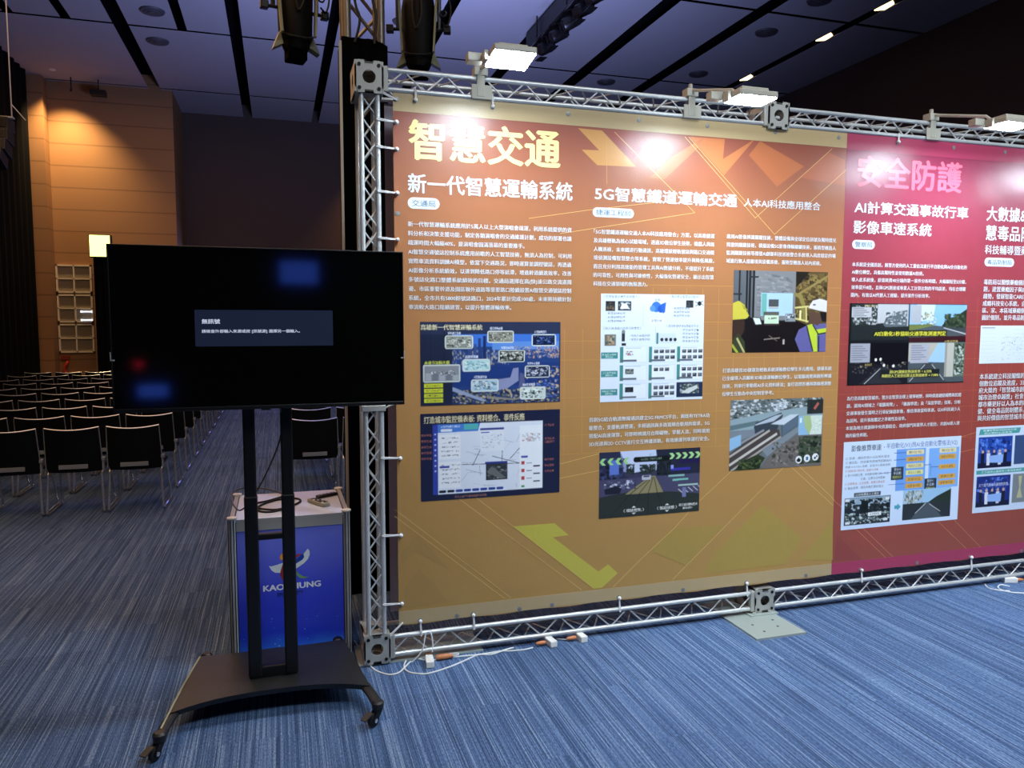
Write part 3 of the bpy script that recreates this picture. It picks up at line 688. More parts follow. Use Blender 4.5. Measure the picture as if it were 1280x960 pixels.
BR = sheet('printed_banner', SEAM+0.001, 6.9, 0.197, 2.922, PR['red'], 'red vinyl banner right of the orange one inside the truss frame', 'banner')
# hems
for za, zb in ((2.834, 2.922), (0.2, 0.272)): MB().box(0.572, SEAM, BY-0.0012, BY-0.0002, za, zb).build('hem', PR['tan'], BN)
for za, zb in ((2.828, 2.922), (0.2, 0.272)): MB().box(SEAM+0.001, 6.9, BY-0.0012, BY-0.0002, za, zb).build('hem', PR['magenta'], BR)
solo(MB().box(0.556, 6.9, 4.064, 4.067, 0.2, 2.92), 'rear_banner', mat('banner_back', '#c0b8c4', 0.6), 'greyish back of the rear banner, seen as a strip behind the left truss column', 'banner', (3.7, 4.064, 0.2))

# printed artwork of the ground: arrows, chevrons, lines, grid
def art(parent, name, shapes, y):
    mb = MB()
    for k, (c, pts) in enumerate(shapes):
        q = [bp(*p) for p in pts]; a = sum(q[i][0]*q[(i+1) % len(q)][1]-q[(i+1) % len(q)][0]*q[i][1] for i in range(len(q)))
        if a < 0: q = q[::-1]
        mb.add([(x, y-0.00004*k, z) for x, z in q], [tuple(range(len(q)))], 0, lin(c))
    return mb.build(name, PR['pic'], parent)
def rules(parent, name, segs, w, m, y):
    mb = MB()
    for (a, b) in segs:
        (x0, z0), (x1, z1) = a, b; d = Vector((x1-x0, z1-z0)); n = Vector((-d.y, d.x)).normalized()*w/2
        mb.add([(x0-n.x, y, z0-n.y), (x1-n.x, y, z1-n.y), (x1+n.x, y, z1+n.y), (x0+n.x, y, z0+n.y)], [(0, 1, 2, 3)])
    return mb.build(name, m, parent)
art(BN, 'arrow_print', [
    ('#bf8a4e', [(722.5, 160.2), (752.5, 163.2), (795, 208.5), (746.5, 206.5), (727, 187), (749, 188)]),
    ('#93493f', [(755, 163.5), (797, 166), (812, 178), (790, 200)]),
    ('#b97146', [(862, 171), (906, 174), (903.5, 199), (944, 173.5), (905, 219)]),
    ('#b06a45', [(880, 171.5), (872, 185), (831, 224), (812, 222), (840, 196)]),
    ('#b16842', [(936, 194), (950, 176.5), (1005, 208), (971, 233.5)]),
    ('#a85f42', [(1000, 222), (1035, 190), (1056, 200), (1056, 232)]),
    ('#bfb44a', [(641, 658), (693, 654), (711, 669), (691, 671.5), (748, 714.5), (760, 705.5), (772, 716.5), (752.5, 734.5), (742, 736)]),
    ('#a8844a', [(501, 692), (522, 668), (561, 711), (520, 689), (502, 706)]),
    ('#a8844a', [(505, 735), (523, 712), (540, 726), (560, 752), (506, 760)]),
    ('#b0894c', [(563, 687), (604, 648), (630, 672), (700, 727), (640, 743), (620, 735)]),
    ('#a88e45', [(895, 690), (953, 632), (1003, 673), (982, 705), (880, 717)]),
    ('#a88c46', [(842, 661), (905, 656), (858, 707), (812, 688)]),
    ('#a88e45', [(1000, 700), (1041, 650), (1040.5, 700)])], BY-0.0004)
L_ = lambda *p: [(bp(*p[i]), bp(*p[i+1])) for i in range(len(p)-1)]
rules(BN, 'line_print', L_((856, 171), (944, 272.5), (1040, 186)) + L_((861, 171.5), (968, 293), (1058, 212)) + L_((768, 165), (868.5, 266), (700, 292)) + L_((661, 273), (740, 262), (830, 252))
      + L_((493, 636.5), (638.5, 747)) + L_((493, 645), (630.5, 748)) + L_((570, 620.5), (727, 737.5)) + L_((592.5, 620), (742, 735.5)) + L_((766, 734), (803, 697), (843, 660), (863.5, 637)) + L_((874, 626.5), (917.5, 585.5)) + L_((840.5, 724.5), (982, 581.5))
      + L_((986, 581), (1041.5, 632)) + L_((996.5, 580.5), (1043, 625)) + L_((592, 620), (699, 590)) + L_((699, 598), (749, 588)) + L_((700, 580), (749, 567)), 0.0022, PR['line'], BY-0.0011)
g = []
for k in range(20):
    x = 1.28+0.106*k
    if x < SEAM: g.append(((x, 1.06), (x, 1.98 if x > 1.9 else 1.75)))
for k in range(10):
    z = 1.06+0.104*k; g.append(((1.28 if z < 1.75 else 1.9, z), (SEAM, z)))
g.append((bp(758.5, 172), bp(758.5, 230)))
rules(BN, 'grid_print', g, 0.0022, PR['grid'], BY-0.0005)
g = [((SEAM+0.02+0.106*k, 1.0), (SEAM+0.02+0.106*k, 1.95)) for k in range(1, 30)]+[((SEAM, 1.03+0.104*k), (6.8, 1.03+0.104*k)) for k in range(9)]
rules(BR, 'grid_print', g, 0.0022, PR['gridr'], BY-0.0005)
art(BR, 'arrow_print', [('#8d443c', [(1043, 700), (1046, 668), (1078, 700)]), ('#98493d', [(1082, 655), (1140, 648), (1090, 690), (1062, 672)])], BY-0.0004)
rules(BR, 'line_print', L_((1040.5, 624), (1052, 634)) + L_((1064, 655.5), (1107, 697)) + L_((1073, 655), (1116, 696)) + L_((1166, 645.5), (1209, 687)) + L_((1186, 643), (1226, 684.5)) + L_((1196, 548), (1224, 539)) + L_((1196, 566), (1224, 560)), 0.0022, print_mat('print_line_red', '#e09a6a'), BY-0.0011)

# lettering
YT = BY-0.0024
def heading(parent, name, txt, xl, yt, xr, yb, m, bold=0.02):
    """ink box from the top-left and bottom-right of the printed line"""
    x0, z1 = bp(xl, yt); x1, z0 = bp(xr, yb); mb = MB(); put_text(mb, txt, x0, x1, z0, z1, YT, bold); return mb.build(name, m, parent)
def badge(parent, txt, xl, yt, xr, yb):
    x0, z1 = bp(xl, yt); x1, z0 = bp(xr, yb); z0 = min(z0, z1-0.05); r = (z1-z0)/2; mb = MB(); pts = []
    for cx, a0 in ((x1-r, -90), (x0+r, 90)):
        for k in range(9): a = R(a0+k*22.5); pts.append((cx+r*math.cos(a), YT+0.0008, (z0+z1)/2+r*math.sin(a)))
    o = mb.add(pts, [tuple(range(len(pts)))]).build('badge', PR['badge'], parent)
    t2 = MB(); put_text(t2, txt, x0+r*0.75, x1-r*0.75, z0+r*0.42, z1-r*0.42, YT, 0.005); t2.build('badge_lettering', PR['ink'], o)
def width_of(txt, bold):
    vs, _ = glyphs(txt); return 2*bold*0.9+ max(v[0] for v in vs)-min(v[0] for v in vs)
def paragraph(parent, lines, p_first, p_right, p_last, m=None, full=None, bold=0.018):
    x0, z1 = bp(*p_first); x1 = bp(*p_right)[0]; zN = bp(*p_last)[1]; n = len(lines)
    W = full or max(width_of(l, bold) for l in lines); k = (x1-x0)/W; mb = MB()
    for i, l in enumerate(lines):
        z = z1+(zN-z1)*i/max(1, n-1); w = width_of(l, bold)
        kx = k if abs(w-W) > 0.06*W else (x1-x0)/w
        put_text(mb, l, x0, 0, 0, 0, YT, bold, fixed=(kx, k*1.02, z-0.37*k))
    return mb.build('paragraph', m or PR['white'], parent)
heading(BN, 'title_lettering', '智慧交通', 510, 148, 700.5, 211.7, PR['cream'], 0.035)
heading(BN, 'heading_lettering', '新一代智慧運輸系統', 509.5, 216.3, 715.5, 251.5, PR['white'], 0.024)
badge(BN, '交通局', 509.5, 246.2, 549.5, 262.3)
paragraph(BN, ['新一代智慧運輸系統應用於5萬人以上大型演唱會疏運，利用系統提供的資', '料分析和決策支援功能，制定各類演唱會的交通維護計劃，成功的部署也讓', '疏運時間大幅縮40%，是演唱會圓滿落幕的重要推手。',
    'AI智慧交通號誌控制系統應用前瞻的人工智慧技術，無須人為控制，可利用', '實際車流資料訓練AI模型，依當下交通路況，即時運算並調控號誌，再透過', 'AI影像分析系統績效，以達到降低路口停等延滯，增進幹道續進效率，改善',
    '多號誌化路口整體系統績效的目標，交通局選擇在高(快)速公路交流道周', '邊、市區重要幹道及園區聯外道路等重要路口陸續設置AI智慧交通號誌控制', '系統，全市共有5800餘號誌路口，2024年累計完成100處，未來將持續針對', '車流較大路口陸續建置，以提升整體運輸效率。'],
    (509.7, 279.9), (714.4, 289), (510.6, 383.8))
heading(BN, 'heading_lettering', '5G智慧鐵道運輸交通', 743.4, 232.5, 921, 259.6, PR['white'], 0.025)
heading(BN, 'subheading_lettering', '人本AI科技應用整合', 929.8, 247.7, 1025, 263.2, PR['white'], 0.008)
badge(BN, '捷運工程局', 740.7, 258.9, 792.2, 273.2)
paragraph(BN, ['「5G智慧鐵道運輸交通人本AI科技應用整合」方案，以高雄捷運', '及高雄輕軌為核心試驗場域，透過3D數位孿生技術，機器人與無', '人機巡檢，未來鐵道行動通訊，高雄環狀輕軌號誌與路口交通情', '境偵測設備智慧整合等系統，實現了營運效率提升與降低風險，', '而且充分利用高效能的管理工具與AI數據分析，不僅提升了系統', '的可靠性，可用性與可維修性，大幅強化營運安全，顯示出智慧', '科技在交通領域的無限潛力。'],
    (742, 289.5), (893, 295), (739, 354.4))
paragraph(BN, ['應用AI影像辨識關鍵技術，整體設備與全球定位訊號及獨特燈光', '照靈的關鍵技術，模擬設備5G影像傳輸關鍵技術，服務型機器人', '監測關鍵技術等開發AI創新科技巡檢整合系統導入高度穩定的場', '域進行無人值雜境與設備巡檢，服務型機器人站內巡檢。'], (908.2, 295.4), (1044.9, 300), (907.4, 326))
paragraph(BN, ['打造高雄首3D捷運及輕軌系統運輸數位孿生多元應用，捷運系統', '已全線導入高解析3D軌道運輸數位孿生，以電腦視覺與圖形辨識', '技術，列車行車動態AI多元資料匯流；並打造問答機與路線感測數', '位孿生互動為中央控制室參考。'], (903, 463.3), (1039.2, 461), (902, 492.7))
paragraph(BN, ['首創5G結合軌道無線通訊建立5G FRMCS平台，與既有TETRA功', '能整合，支援軌道營運，多頻通訊與多路寬頻合裝用的需求，5G', '搭配AI高速運算，可即時辨識月台障礙物，掌握人流，同時運用', '3D光達與2D CCTV進行交互辨識巡軌，有效維護列車運行安全。'], (736.2, 525), (886.7, 520), (735.8, 555.4))
heading(BR, 'title_lettering', '安全防護', 1072, 193, 1201.5, 242, PR['pink'], 0.03)
heading(BR, 'heading_lettering', 'AI計算交通事故行車', 1068, 250.8, 1209.7, 273.9, PR['white'], 0.02)
heading(BR, 'heading_lettering', '影像車速系統', 1066.7, 275.2, 1163.8, 295.9, PR['white'], 0.02)
badge(BR, '警察局', 1065.2, 299.6, 1093, 311.9)
paragraph(BR, ['本系統是全國首創，將警方使用的人工量估法進行半自動化與AI全自動化的', 'AI數位轉型，具備高獨特性並使用數據AI技術。', '導入此系統後，原需耗費40分鐘的第一案件分析時間，大幅縮短至5分鐘，', '效率提升8倍，且與GPS測速或專業人工計算比對的平均誤差，均在合理範', '圍內，有效以AI代替人工經驗，提升案件分析效率。'], (1064.8, 330.4), (1208.2, 332.9), (1063, 368.6))
paragraph(BR, ['為打造高雄智慧城市，警方在智慧治理上發揮視野，與時俱進鏈結國際與民間', '題，運用AI領域之「電腦視覺」、「機器學習」及「深度學習」技術，分析', '交通事故發生當時之行車紀錄器影像，推估事故當時車速，以AI科技減少人', '為誤判，提升事故鑑定之準確性及效率。', '本案為地方資源與中央資源結合，政府部門與業界人才配合，共創AI導入實', '務的最佳典範。'], (1058.3, 498.4), (1200.8, 494), (1056.7, 544.8))
_fx = SEAM+1.47
def far_text(name, txt, xl, yt, yb, bold, m=None):
    x0, z1 = bp(xl, yt); z0 = bp(xl, yb)[1]; mb = MB(); k = (z1-z0)*1.06
    put_text(mb, txt, x0, 0, 0, 0, YT, bold, fixed=(k*0.97, k, z0+0.07*k)); return mb.build(name, m or PR['white'], BR)
far_text('heading_lettering', '大數據&AI智', 1233.5, 257.2, 275.6, 0.02); far_text('heading_lettering', '慧毒品防制系統', 1232.5, 280.8, 300, 0.02); far_text('subheading_lettering', '科技輔導暨藥癮個案管理', 1231.2, 305.6, 317.3, 0.012)
badge(BR, '毒品防制局', 1230.7, 321.8, 1267, 333.8)
paragraph(BR, ['毒防局以關懷藥癮個案為核心目標，整合各項服務', '題，建置藥癮因子與成癮評估分析模型，掌握', '趨勢，發展智能CARES科技輔導系統，提升', '成癮科技安心系統，自動勾稽個案資料，跨', '區、家、本區域藥癮個案自動分案，提供', '圖於個別，並升毒品防制成效及服務品質。'], (1229.4, 352.5), (1345, 351), (1228, 397))
paragraph(BR, ['本系統建立科技關懷的定位與智慧管理，全國首創', '個數位追蹤及進度，33年獲選國家智慧城市', '府大獎的「智慧城市創新獎-政府服務」，', '城市治理卓越獎」社會進步優質城市', '都市藥更好以人為本的精神，建立', '健、健全毒品防制體系，實踐目標', '與共好價值的智慧城市目標。'], (1224, 471), (1345, 468), (1222, 523))

# ------------------------------------------------------------------ printed pictures on the banners
def pic_rect(tl, br, y=BY-0.0014):
    x0, z1 = bp(*tl); x1, z0 = bp(*br); return Pic(x0, x1, z0, z1, y)
# city at night with inset views
p = pic_rect((524.9, 402.3), (699.9, 502)); p.rect(0, 0, 1, 1, '#2a3350')
p.rect(0.22, 0.15, 0.99, 0.99, '#24427e'); p.rect(0.22, 0.15, 0.99, 0.3, '#3f74d0'); p.rect(0.5, 0.24, 0.99, 0.34, '#5f8fd6'); p.rect(0.22, 0.5, 0.99, 0.78, '#1f3a7a')
p.noise(0.22, 0.34, 0.62, 0.52, 160, ['#34497c', '#5a6f9d', '#8b94b0', '#22305a', '#b0a892'], 0.014, 0.05)
p.noise(0.66, 0.3, 0.99, 0.45, 150, ['#5d72a8', '#8f8fb0', '#d09a70', '#2c4a8c', '#c7b8a0'], 0.014, 0.025)
for (u, v0, v1, w, c) in ((0.40, 0.2, 0.5, 0.02, '#2a3d78'), (0.435, 0.17, 0.5, 0.022, '#1d2e60'), (0.37, 0.27, 0.5, 0.02, '#3a528a'), (0.33, 0.3, 0.5, 0.03, '#34497f')): p.rect(u, v0, u+w, v1, c)
p.poly([(0.54, 0.7), (0.63, 0.68), (0.65, 0.57), (0.69, 0.56), (0.69, 0.72), (0.6, 0.82), (0.52, 0.84)], '#8d93b8'); p.poly([(0.7, 0.62), (0.73, 0.64), (0.74, 0.82), (0.69, 0.84)], '#575d86')
p.noise(0.22, 0.82, 0.99, 0.99, 260, ['#16203a', '#6b6f62', '#b7a98a', '#2e3850', '#0f1730', '#8f8a78'], 0.025, 0.035)
p.noise(0.75, 0.55, 0.99, 0.95, 110, ['#1d2f60', '#4a69b0', '#c7b18c', '#132048', '#6f86b8'], 0.03, 0.03)
p.poly([(0.22, 0.78), (0.36, 0.88), (0.46, 0.95), (0.44, 0.97), (0.22, 0.83)], '#93a0bf'); p.poly([(0.46, 0.9), (0.66, 0.94), (0.86, 0.86), (0.86, 0.88), (0.66, 0.96), (0.46, 0.93)], '#8d8a7a')
p.soften(2); p.rect(0.0, 0.15, 0.22, 1, '#1f2740'); p.line(0.07, 0.0, 0.07, 0.5, 0.006, '#0e1424'); p.line(0.165, 0, 0.165, 0.5, 0.006, '#0e1424')
p.text('高雄新一代智慧運輸系統', 0.006, 0.035, 0.43, 0.1, '#e8dfb4', 0.02)
p.text('高雄市運輸大腦', 0.03, 0.465, 0.2, 0.505, '#cfd84c', 0.02)
p.rrect(0.02, 0.51, 0.275, 0.72, 0.02, '#cfd6cf'); p.rect(0.03, 0.525, 0.265, 0.705, '#8b8f96')
for k in range(5): p.rect(0.035+k*0.047, 0.61+0.006*k, 0.075+k*0.047, 0.7, ['#a9adb4', '#767b84'][k % 2])
p.noise(0.06, 0.58, 0.24, 0.64, 30, ['#3e434c', '#d5d9de', '#6e747c'], 0.012, 0.02)
for k in range(4):
    p.rect(0.025, 0.735+0.06*k, 0.155, 0.782+0.06*k, '#cfd63a'); p.text('智慧交通號控', 0.04, 0.745+0.06*k, 0.14, 0.772+0.06*k, '#3a4530')
def inset(u0, v0, u1, v1, cols, cap):
    p.rrect(u0, v0, u1, v1, 0.025, '#d5ddd6'); p.rect(u0+0.008, v0+0.012, u1-0.008, v1-0.012, cols[0])
    p.noise(u0+0.012, v0+0.02, u1-0.012, v1-0.02, 60, cols, 0.022, 0.028); p.text(cap, u0+0.02, v0-0.045, u0+0.11, v0-0.012, '#dfe6f4', 0.02)
inset(0.17, 0.165, 0.365, 0.325, ['#8d9288', '#d7d9cf', '#4a4f4c', '#b9b8a8'], '道路施工影像')
inset(0.465, 0.11, 0.655, 0.255, ['#8e8d82', '#6b7264', '#c7c4b4', '#474c46'], '路口即時影像')
inset(0.785, 0.155, 0.965, 0.3, ['#101c40', '#2b4078', '#5570a8', '#0a1430'], '公車動態資訊')
inset(0.545, 0.345, 0.735, 0.495, ['#1e211f', '#d9dcd4', '#6a6f6a', '#b0b2a8'], '智慧停車影像')
inset(0.29, 0.45, 0.485, 0.6, ['#b7d8da', '#8fc0c6', '#d9e8e4', '#78a7b8'], '路網壅塞圖')
inset(0.735, 0.54, 0.92, 0.69, ['#1b2440', '#9aa4b8', '#2f3c60', '#d0d4dc'], '交控中心資訊')
inset(0.35, 0.695, 0.545, 0.845, ['#a8c8dc', '#d8e0e0', '#5d6c74', '#8fa6b0'], '大眾運輸服務系統')
inset(0.7, 0.8, 0.89, 0.955, ['#c7d4d0', '#20282a', '#e4ebe6', '#93a39c'], '機車影像辨識')
p.build('printed_photo', PR['pic'], BN)
# dashboard slide
p = pic_rect((525.3, 517.5), (699.2, 615)); p.rect(0, 0, 1, 1, '#1d2340')
p.text('打造城市監控儀表板: 資料整合、事件反應', 0.025, 0.035, 0.735, 0.115, '#e3d9ae', 0.02)
p.rect(0.085, 0.13, 0.87, 0.93, '#dfe6f2'); p.rect(0.085, 0.13, 0.12, 0.93, '#3647a8'); p.poly([(0.12, 0.13), (0.415, 0.13), (0.4, 0.22), (0.12, 0.225)], '#4a7fd0'); p.rect(0.3, 0.135, 0.4, 0.2, '#58b7b4')
p.rrect(0.14, 0.185, 0.22, 0.215, 0.012, '#e9eef8'); p.text('高雄市智慧交通監控', 0.14, 0.145, 0.275, 0.17, '#d5e2f8')
for k in range(8): p.disc(0.102, 0.24+0.06*k, 0.01, '#cdd6f4')
random.seed(11)
for k in range(26):
    a = random.uniform(0.28, 0.68); b = random.uniform(0.24, 0.88); q = random.choice([(0.09, 0.01), (0.005, 0.12), (0.05, -0.1), (0.12, 0.06)])
    p.line(a, b, min(a+q[0], 0.7), min(b+q[1], 0.9), 0.004, random.choice(['#a3acc0', '#c2c9d6', '#7e889c']))
for (a, b, c, d) in ((0.28, 0.6, 0.7, 0.62), (0.36, 0.62, 0.44, 0.36), (0.5, 0.52, 0.7, 0.62), (0.58, 0.2, 0.57, 0.6), (0.63, 0.56, 0.7, 0.44)): p.line(a, b, c, d, 0.008, '#4f5666')
for (v, h) in ((0.25, 0.28), (0.56, 0.3)):
    p.rect(0.125, v, 0.275, v+h, '#eef2f8')
    for k in range(5): p.noise(0.14, v+0.03+k*0.05, 0.27, v+0.05+k*0.05, 14, ['#8d93a2', '#b7bcc8', '#5b6170'], 0.012, 0.012)
p.rrect(0.13, 0.605, 0.2, 0.63, 0.01, '#3a4aa8')
p.rect(0.415, 0.19, 0.585, 0.46, '#e6ebf5'); p.rect(0.415, 0.19, 0.585, 0.215, '#2d3c8e'); p.rect(0.42, 0.235, 0.48, 0.25, '#5561b4'); p.noise(0.43, 0.27, 0.57, 0.42, 26, ['#b6bccb', '#8e96aa'], 0.02, 0.008)
p.rect(0.45, 0.585, 0.61, 0.61, '#2d3c8e'); p.rect(0.455, 0.61, 0.61, 0.8, '#33363b'); p.noise(0.46, 0.62, 0.605, 0.79, 70, ['#25282c', '#54595c', '#8a8f8c', '#3b4044'], 0.024, 0.02); p.poly([(0.46, 0.7), (0.5, 0.64), (0.6, 0.78), (0.56, 0.79)], '#6c7071')
p.rect(0.70, 0.18, 0.865, 0.92, '#eef2f8'); p.noise(0.72, 0.27, 0.85, 0.37, 36, ['#c6a2a0', '#a7afc0', '#d4d9e2'], 0.02, 0.02)
p.rrect(0.71, 0.535, 0.76, 0.56, 0.01, '#3a4aa8')
for k in range(3): p.rect(0.712, 0.6+0.09*k, 0.735, 0.64+0.09*k, '#b84048'); p.rect(0.75, 0.62+0.09*k, 0.79, 0.63+0.09*k, '#8d93a2'); p.rect(0.8, 0.655+0.09*k, 0.85, 0.672+0.09*k, '#2c3140')
p.rect(0.712, 0.885, 0.735, 0.91, '#4aa06a')
for k in range(8): p.rrect(0.125+k*0.058, 0.885, 0.175+k*0.058, 0.915, 0.012, ['#1f2638', '#1f2638', '#33489e', '#33489e', '#33489e', '#33489e', '#2c4a9a', '#33489e'][k])
for k in range(5): p.text('事件監看', 0.005, 0.235+0.066*k, 0.078, 0.262+0.066*k, '#a9685f', 0.01)
for k, (v, s_) in enumerate(((0.17, '即時監看'), (0.33, '事件反應'), (0.37, '通知'), (0.58, '路況資訊'), (0.65, '整合應變'), (0.72, '作業派遣'))): p.text(s_, 0.885, v, 0.955, v+0.028, '#a9685f', 0.01)
p.text('多元交通資訊整合應變平台功能', 0.235, 0.955, 0.46, 0.982, '#b8806c', 0.01)
p.build('printed_photo', PR['pic'], BN)
# white slide with flow chart and little screens
p = pic_rect((751.2, 366.9), (877.6, 498.6)); p.rect(0, 0, 1, 1, '#dbe6f5')
for (a, b, c, t_) in ((0.03, 0.015, 0.36, '應用智慧設備與系統整合'), (0.66, 0.01, 0.95, '數位孿生智慧巡檢監測'), (0.03, 0.305, 0.38, '無人機機器人巡檢技術應用'), (0.63, 0.285, 0.96, '即時影像辨識智慧監控平台')): p.text('［ '+t_+' ］', a, b, c, b+0.025, '#5f7080')
for (u0, v0, u1, v1, cs) in ((0.045, 0.07, 0.135, 0.16, ['#1c1b1c', '#4a3b34', '#2d3a3e', '#7a6a56']), (0.16, 0.07, 0.285, 0.155, ['#22252a', '#b9c4cc', '#454c55']), (0.815, 0.055, 0.89, 0.125, ['#23272b', '#4b545c']), (0.04, 0.375, 0.145, 0.48, ['#6f7168', '#b8906c', '#4b4f4a', '#a9b09c'])):
    p.rect(u0, v0, u1, v1, cs[0]); p.noise(u0+0.01, v0+0.01, u1-0.01, v1-0.01, 26, cs, 0.03, 0.03)
p.poly([(0.18, 0.14), (0.2, 0.09), (0.24, 0.09), (0.27, 0.14)], '#e9eef2'); p.disc(0.95, 0.085, 0.022, '#20262a'); p.line(0.905, 0.07, 0.99, 0.1, 0.006, '#2a3034'); p.line(0.91, 0.11, 0.985, 0.06, 0.006, '#2a3034')
p.disc(0.525, 0.12, 0.05, '#3d78d4'); p.disc(0.57, 0.14, 0.035, '#2a58b8'); p.disc(0.49, 0.135, 0.03, '#5b92e0'); p.poly([(0.56, 0.1), (0.62, 0.075), (0.61, 0.17), (0.59, 0.18)], '#2f66c8'); p.text('雲端', 0.51, 0.043, 0.56, 0.065, '#35485c')
p.line(0.4, 0.12, 0.4, 0.3, 0.003, '#8fa0b4'); p.line(0.52, 0.3, 0.52, 0.46, 0.003, '#8fa0b4'); p.rect(0.46, 0.225, 0.6, 0.275, '#e8eff9'); p.text('資料整合分析', 0.48, 0.235, 0.58, 0.262, '#51617a')
for (u, v, w, n, s_) in ((0.05, 0.17, 0.18, 3, '✓ 影像即時監控'), (0.68, 0.12, 0.17, 3, '✓ 軌道異物偵測'), (0.27, 0.375, 0.2, 2, '✓ 機器人自動巡檢'), (0.77, 0.325, 0.18, 4, '✓ 異常事件告警')):
    for k in range(n): p.text(s_.replace('✓', '-'), u, v+0.035*k, u+w, v+0.022+0.035*k, '#4a5a6a')
p.rect(0.2, 0.36, 0.23, 0.44, '#2a2f33'); p.disc(0.215, 0.35, 0.018, '#80868a'); p.rect(0.2, 0.455, 0.24, 0.48, '#15181a')
p.rect(0.54, 0.365, 0.72, 0.46, '#cfdcec'); p.rect(0.53, 0.36, 0.55, 0.465, '#3e7f80')
for k in range(4): p.disc(0.585+0.043*k, 0.425, 0.017, '#1d2226')
for r_ in range(3):
    v = 0.49+0.17*r_
    p.rect(0.008, v+0.05, 0.165, v+0.108, '#3d8a8a'); p.text(['軌道智慧巡檢', '無人載具巡檢', '號誌智慧整合'][r_], 0.02, v+0.06, 0.15, v+0.078, '#d4e8e4'); p.text('應用系統', 0.05, v+0.083, 0.12, v+0.1, '#d4e8e4')
    for c_ in range(3):
        u = 0.185+0.275*c_; u1 = min(u+0.255, 0.995)
        if (r_, c_) == (2, 2): continue
        p.rect(u, v, u1, v+0.148, '#c9d6e8'); p.rect(u+0.003, v+0.004, u1-0.003, v+0.142, '#e3ebf7'); p.rect(u, v, u+0.032, v+0.148, '#3e8a86')
        if c_ == 0:
            p.rect(u+0.05, v+0.035, u+0.13, v+0.085, ['#e0e4ea', '#4d5350', '#22262a'][r_]); p.noise(u+0.055, v+0.04, u+0.125, v+0.08, 14, [['#3a4046', '#d8dce2', '#a8483c'], ['#6a706c', '#3a403c', '#9aa09c'], ['#101214', '#3a4048']][r_], 0.02, 0.02)
        else:
            for a in range(4 if c_ == 2 or r_ != 1 else 3):
                for b in range(1 if (r_, c_) == (1, 1) else 2):
                    uu = u+0.05+0.054*a; vv = v+0.028+0.056*b
                    if uu+0.042 < u1+0.01: p.rect(uu, vv, min(uu+0.042, u1), vv+0.034, ['#3d464e', '#22282e', '#596068'][(a+b+r_) % 3]); p.rect(uu+0.004, vv+0.004, min(uu+0.03, u1), vv+0.014, '#7f8890')
        p.rect(u+0.01, v+0.12, u+0.16, v+0.138, '#5a646e'); p.rect(u+0.05, v+0.01, u+0.2, v+0.014, '#9fb0c4')
p.rect(0.735, 0.83, 1.0, 0.975, '#22304e'); p.noise(0.77, 0.85, 0.96, 0.94, 60, ['#7f8a84', '#b9c0bc', '#3c4a48', '#55625c'], 0.03, 0.025); p.poly([(0.78, 0.93), (0.86, 0.89), (0.94, 0.86), (0.95, 0.89), (0.86, 0.94)], '#d0d4d2')
p.build('printed_photo', PR['pic'], BN)
# tram driver's view
p = pic_rect((749.2, 565.8), (873.5, 638.4)); p.rect(0, 0, 1, 1, '#3a3a55')
p.rect(0, 0, 1, 0.32, '#8f9ac4'); p.poly([(0.2, 0), (0.55, 0), (0.56, 0.3), (0.3, 0.34)], '#c6d2ee')
p.poly([(0, 0), (0.2, 0), (0.24, 0.36), (0.3, 0.42), (0, 0.5)], '#2c2f48'); p.poly([(0.55, 0), (1, 0), (1, 0.5), (0.6, 0.42)], '#262a3c')
p.noise(0.0, 0.1, 0.25, 0.45, 60, ['#20243c', '#454c74', '#39406a', '#151828'], 0.04, 0.06); p.rect(0.1, 0.13, 0.19, 0.35, '#5d78c8')
p.noise(0.26, 0.2, 0.34, 0.36, 30, ['#1e2826', '#2c3834'], 0.03, 0.05); p.noise(0.39, 0.22, 0.55, 0.36, 60, ['#26302c', '#35413c', '#1a2220'], 0.03, 0.05); p.noise(0.56, 0.12, 0.7, 0.4, 70, ['#1c2226', '#2a3236', '#10161a'], 0.03, 0.06)
p.poly([(0, 0.42), (1, 0.40), (1, 0.8), (0, 0.8)], '#484763'); p.poly([(0.0, 0.68), (0.3, 0.62), (0.72, 0.66), (1, 0.72), (1, 1), (0, 1)], '#2c322c')
p.poly([(0.5, 0.4), (0.545, 0.4), (0.63, 0.66), (0.25, 0.66)], '#8d845f')
for (a, b, c, d) in ((0.505, 0.42, 0.3, 0.66), (0.515, 0.42, 0.39, 0.66), (0.525, 0.42, 0.48, 0.66), (0.535, 0.42, 0.57, 0.66)): p.line(a, b, c, d, 0.012, '#332f2c')
for (a, c) in ((0.3, 0.1), (0.4, 0.3), (0.48, 0.48), (0.57, 0.64)): p.line(a, 0.66, c, 1.0, 0.012, '#1c201c')
p.rrect(0.415, 0.385, 0.505, 0.455, 0.02, '#b9bccb'); p.rect(0.43, 0.39, 0.49, 0.415, '#434a60')
p.noise(0.05, 0.44, 0.36, 0.58, 40, ['#2a2d44', '#8890b0', '#5b6080', '#d0d4e4'], 0.04, 0.03); p.poly([(0.05, 0.56), (0.16, 0.52), (0.22, 0.56), (0.2, 0.64), (0.06, 0.64)], '#1e2030')
p.soften(2)
for k in range(4): u = 0.29-0.075*k; p.poly([(u, 0.1), (u-0.035, 0.1), (u-0.06, 0.15), (u-0.035, 0.2), (u, 0.2), (u-0.03, 0.15)], '#9fd68a')
for k in range(5): u = 0.68+0.066*k; p.poly([(u, 0.07), (u+0.035, 0.065), (u+0.06, 0.11), (u+0.035, 0.16), (u, 0.165), (u+0.03, 0.115)], '#a8d890')
p.rrect(0.33, 0.1, 0.69, 0.18, 0.035, '#101614'); p.text('前方路口 保持安全速度', 0.4, 0.122, 0.61, 0.155, '#7f9a84'); p.text('直行', 0.48, 0.055, 0.53, 0.085, '#46a06a')
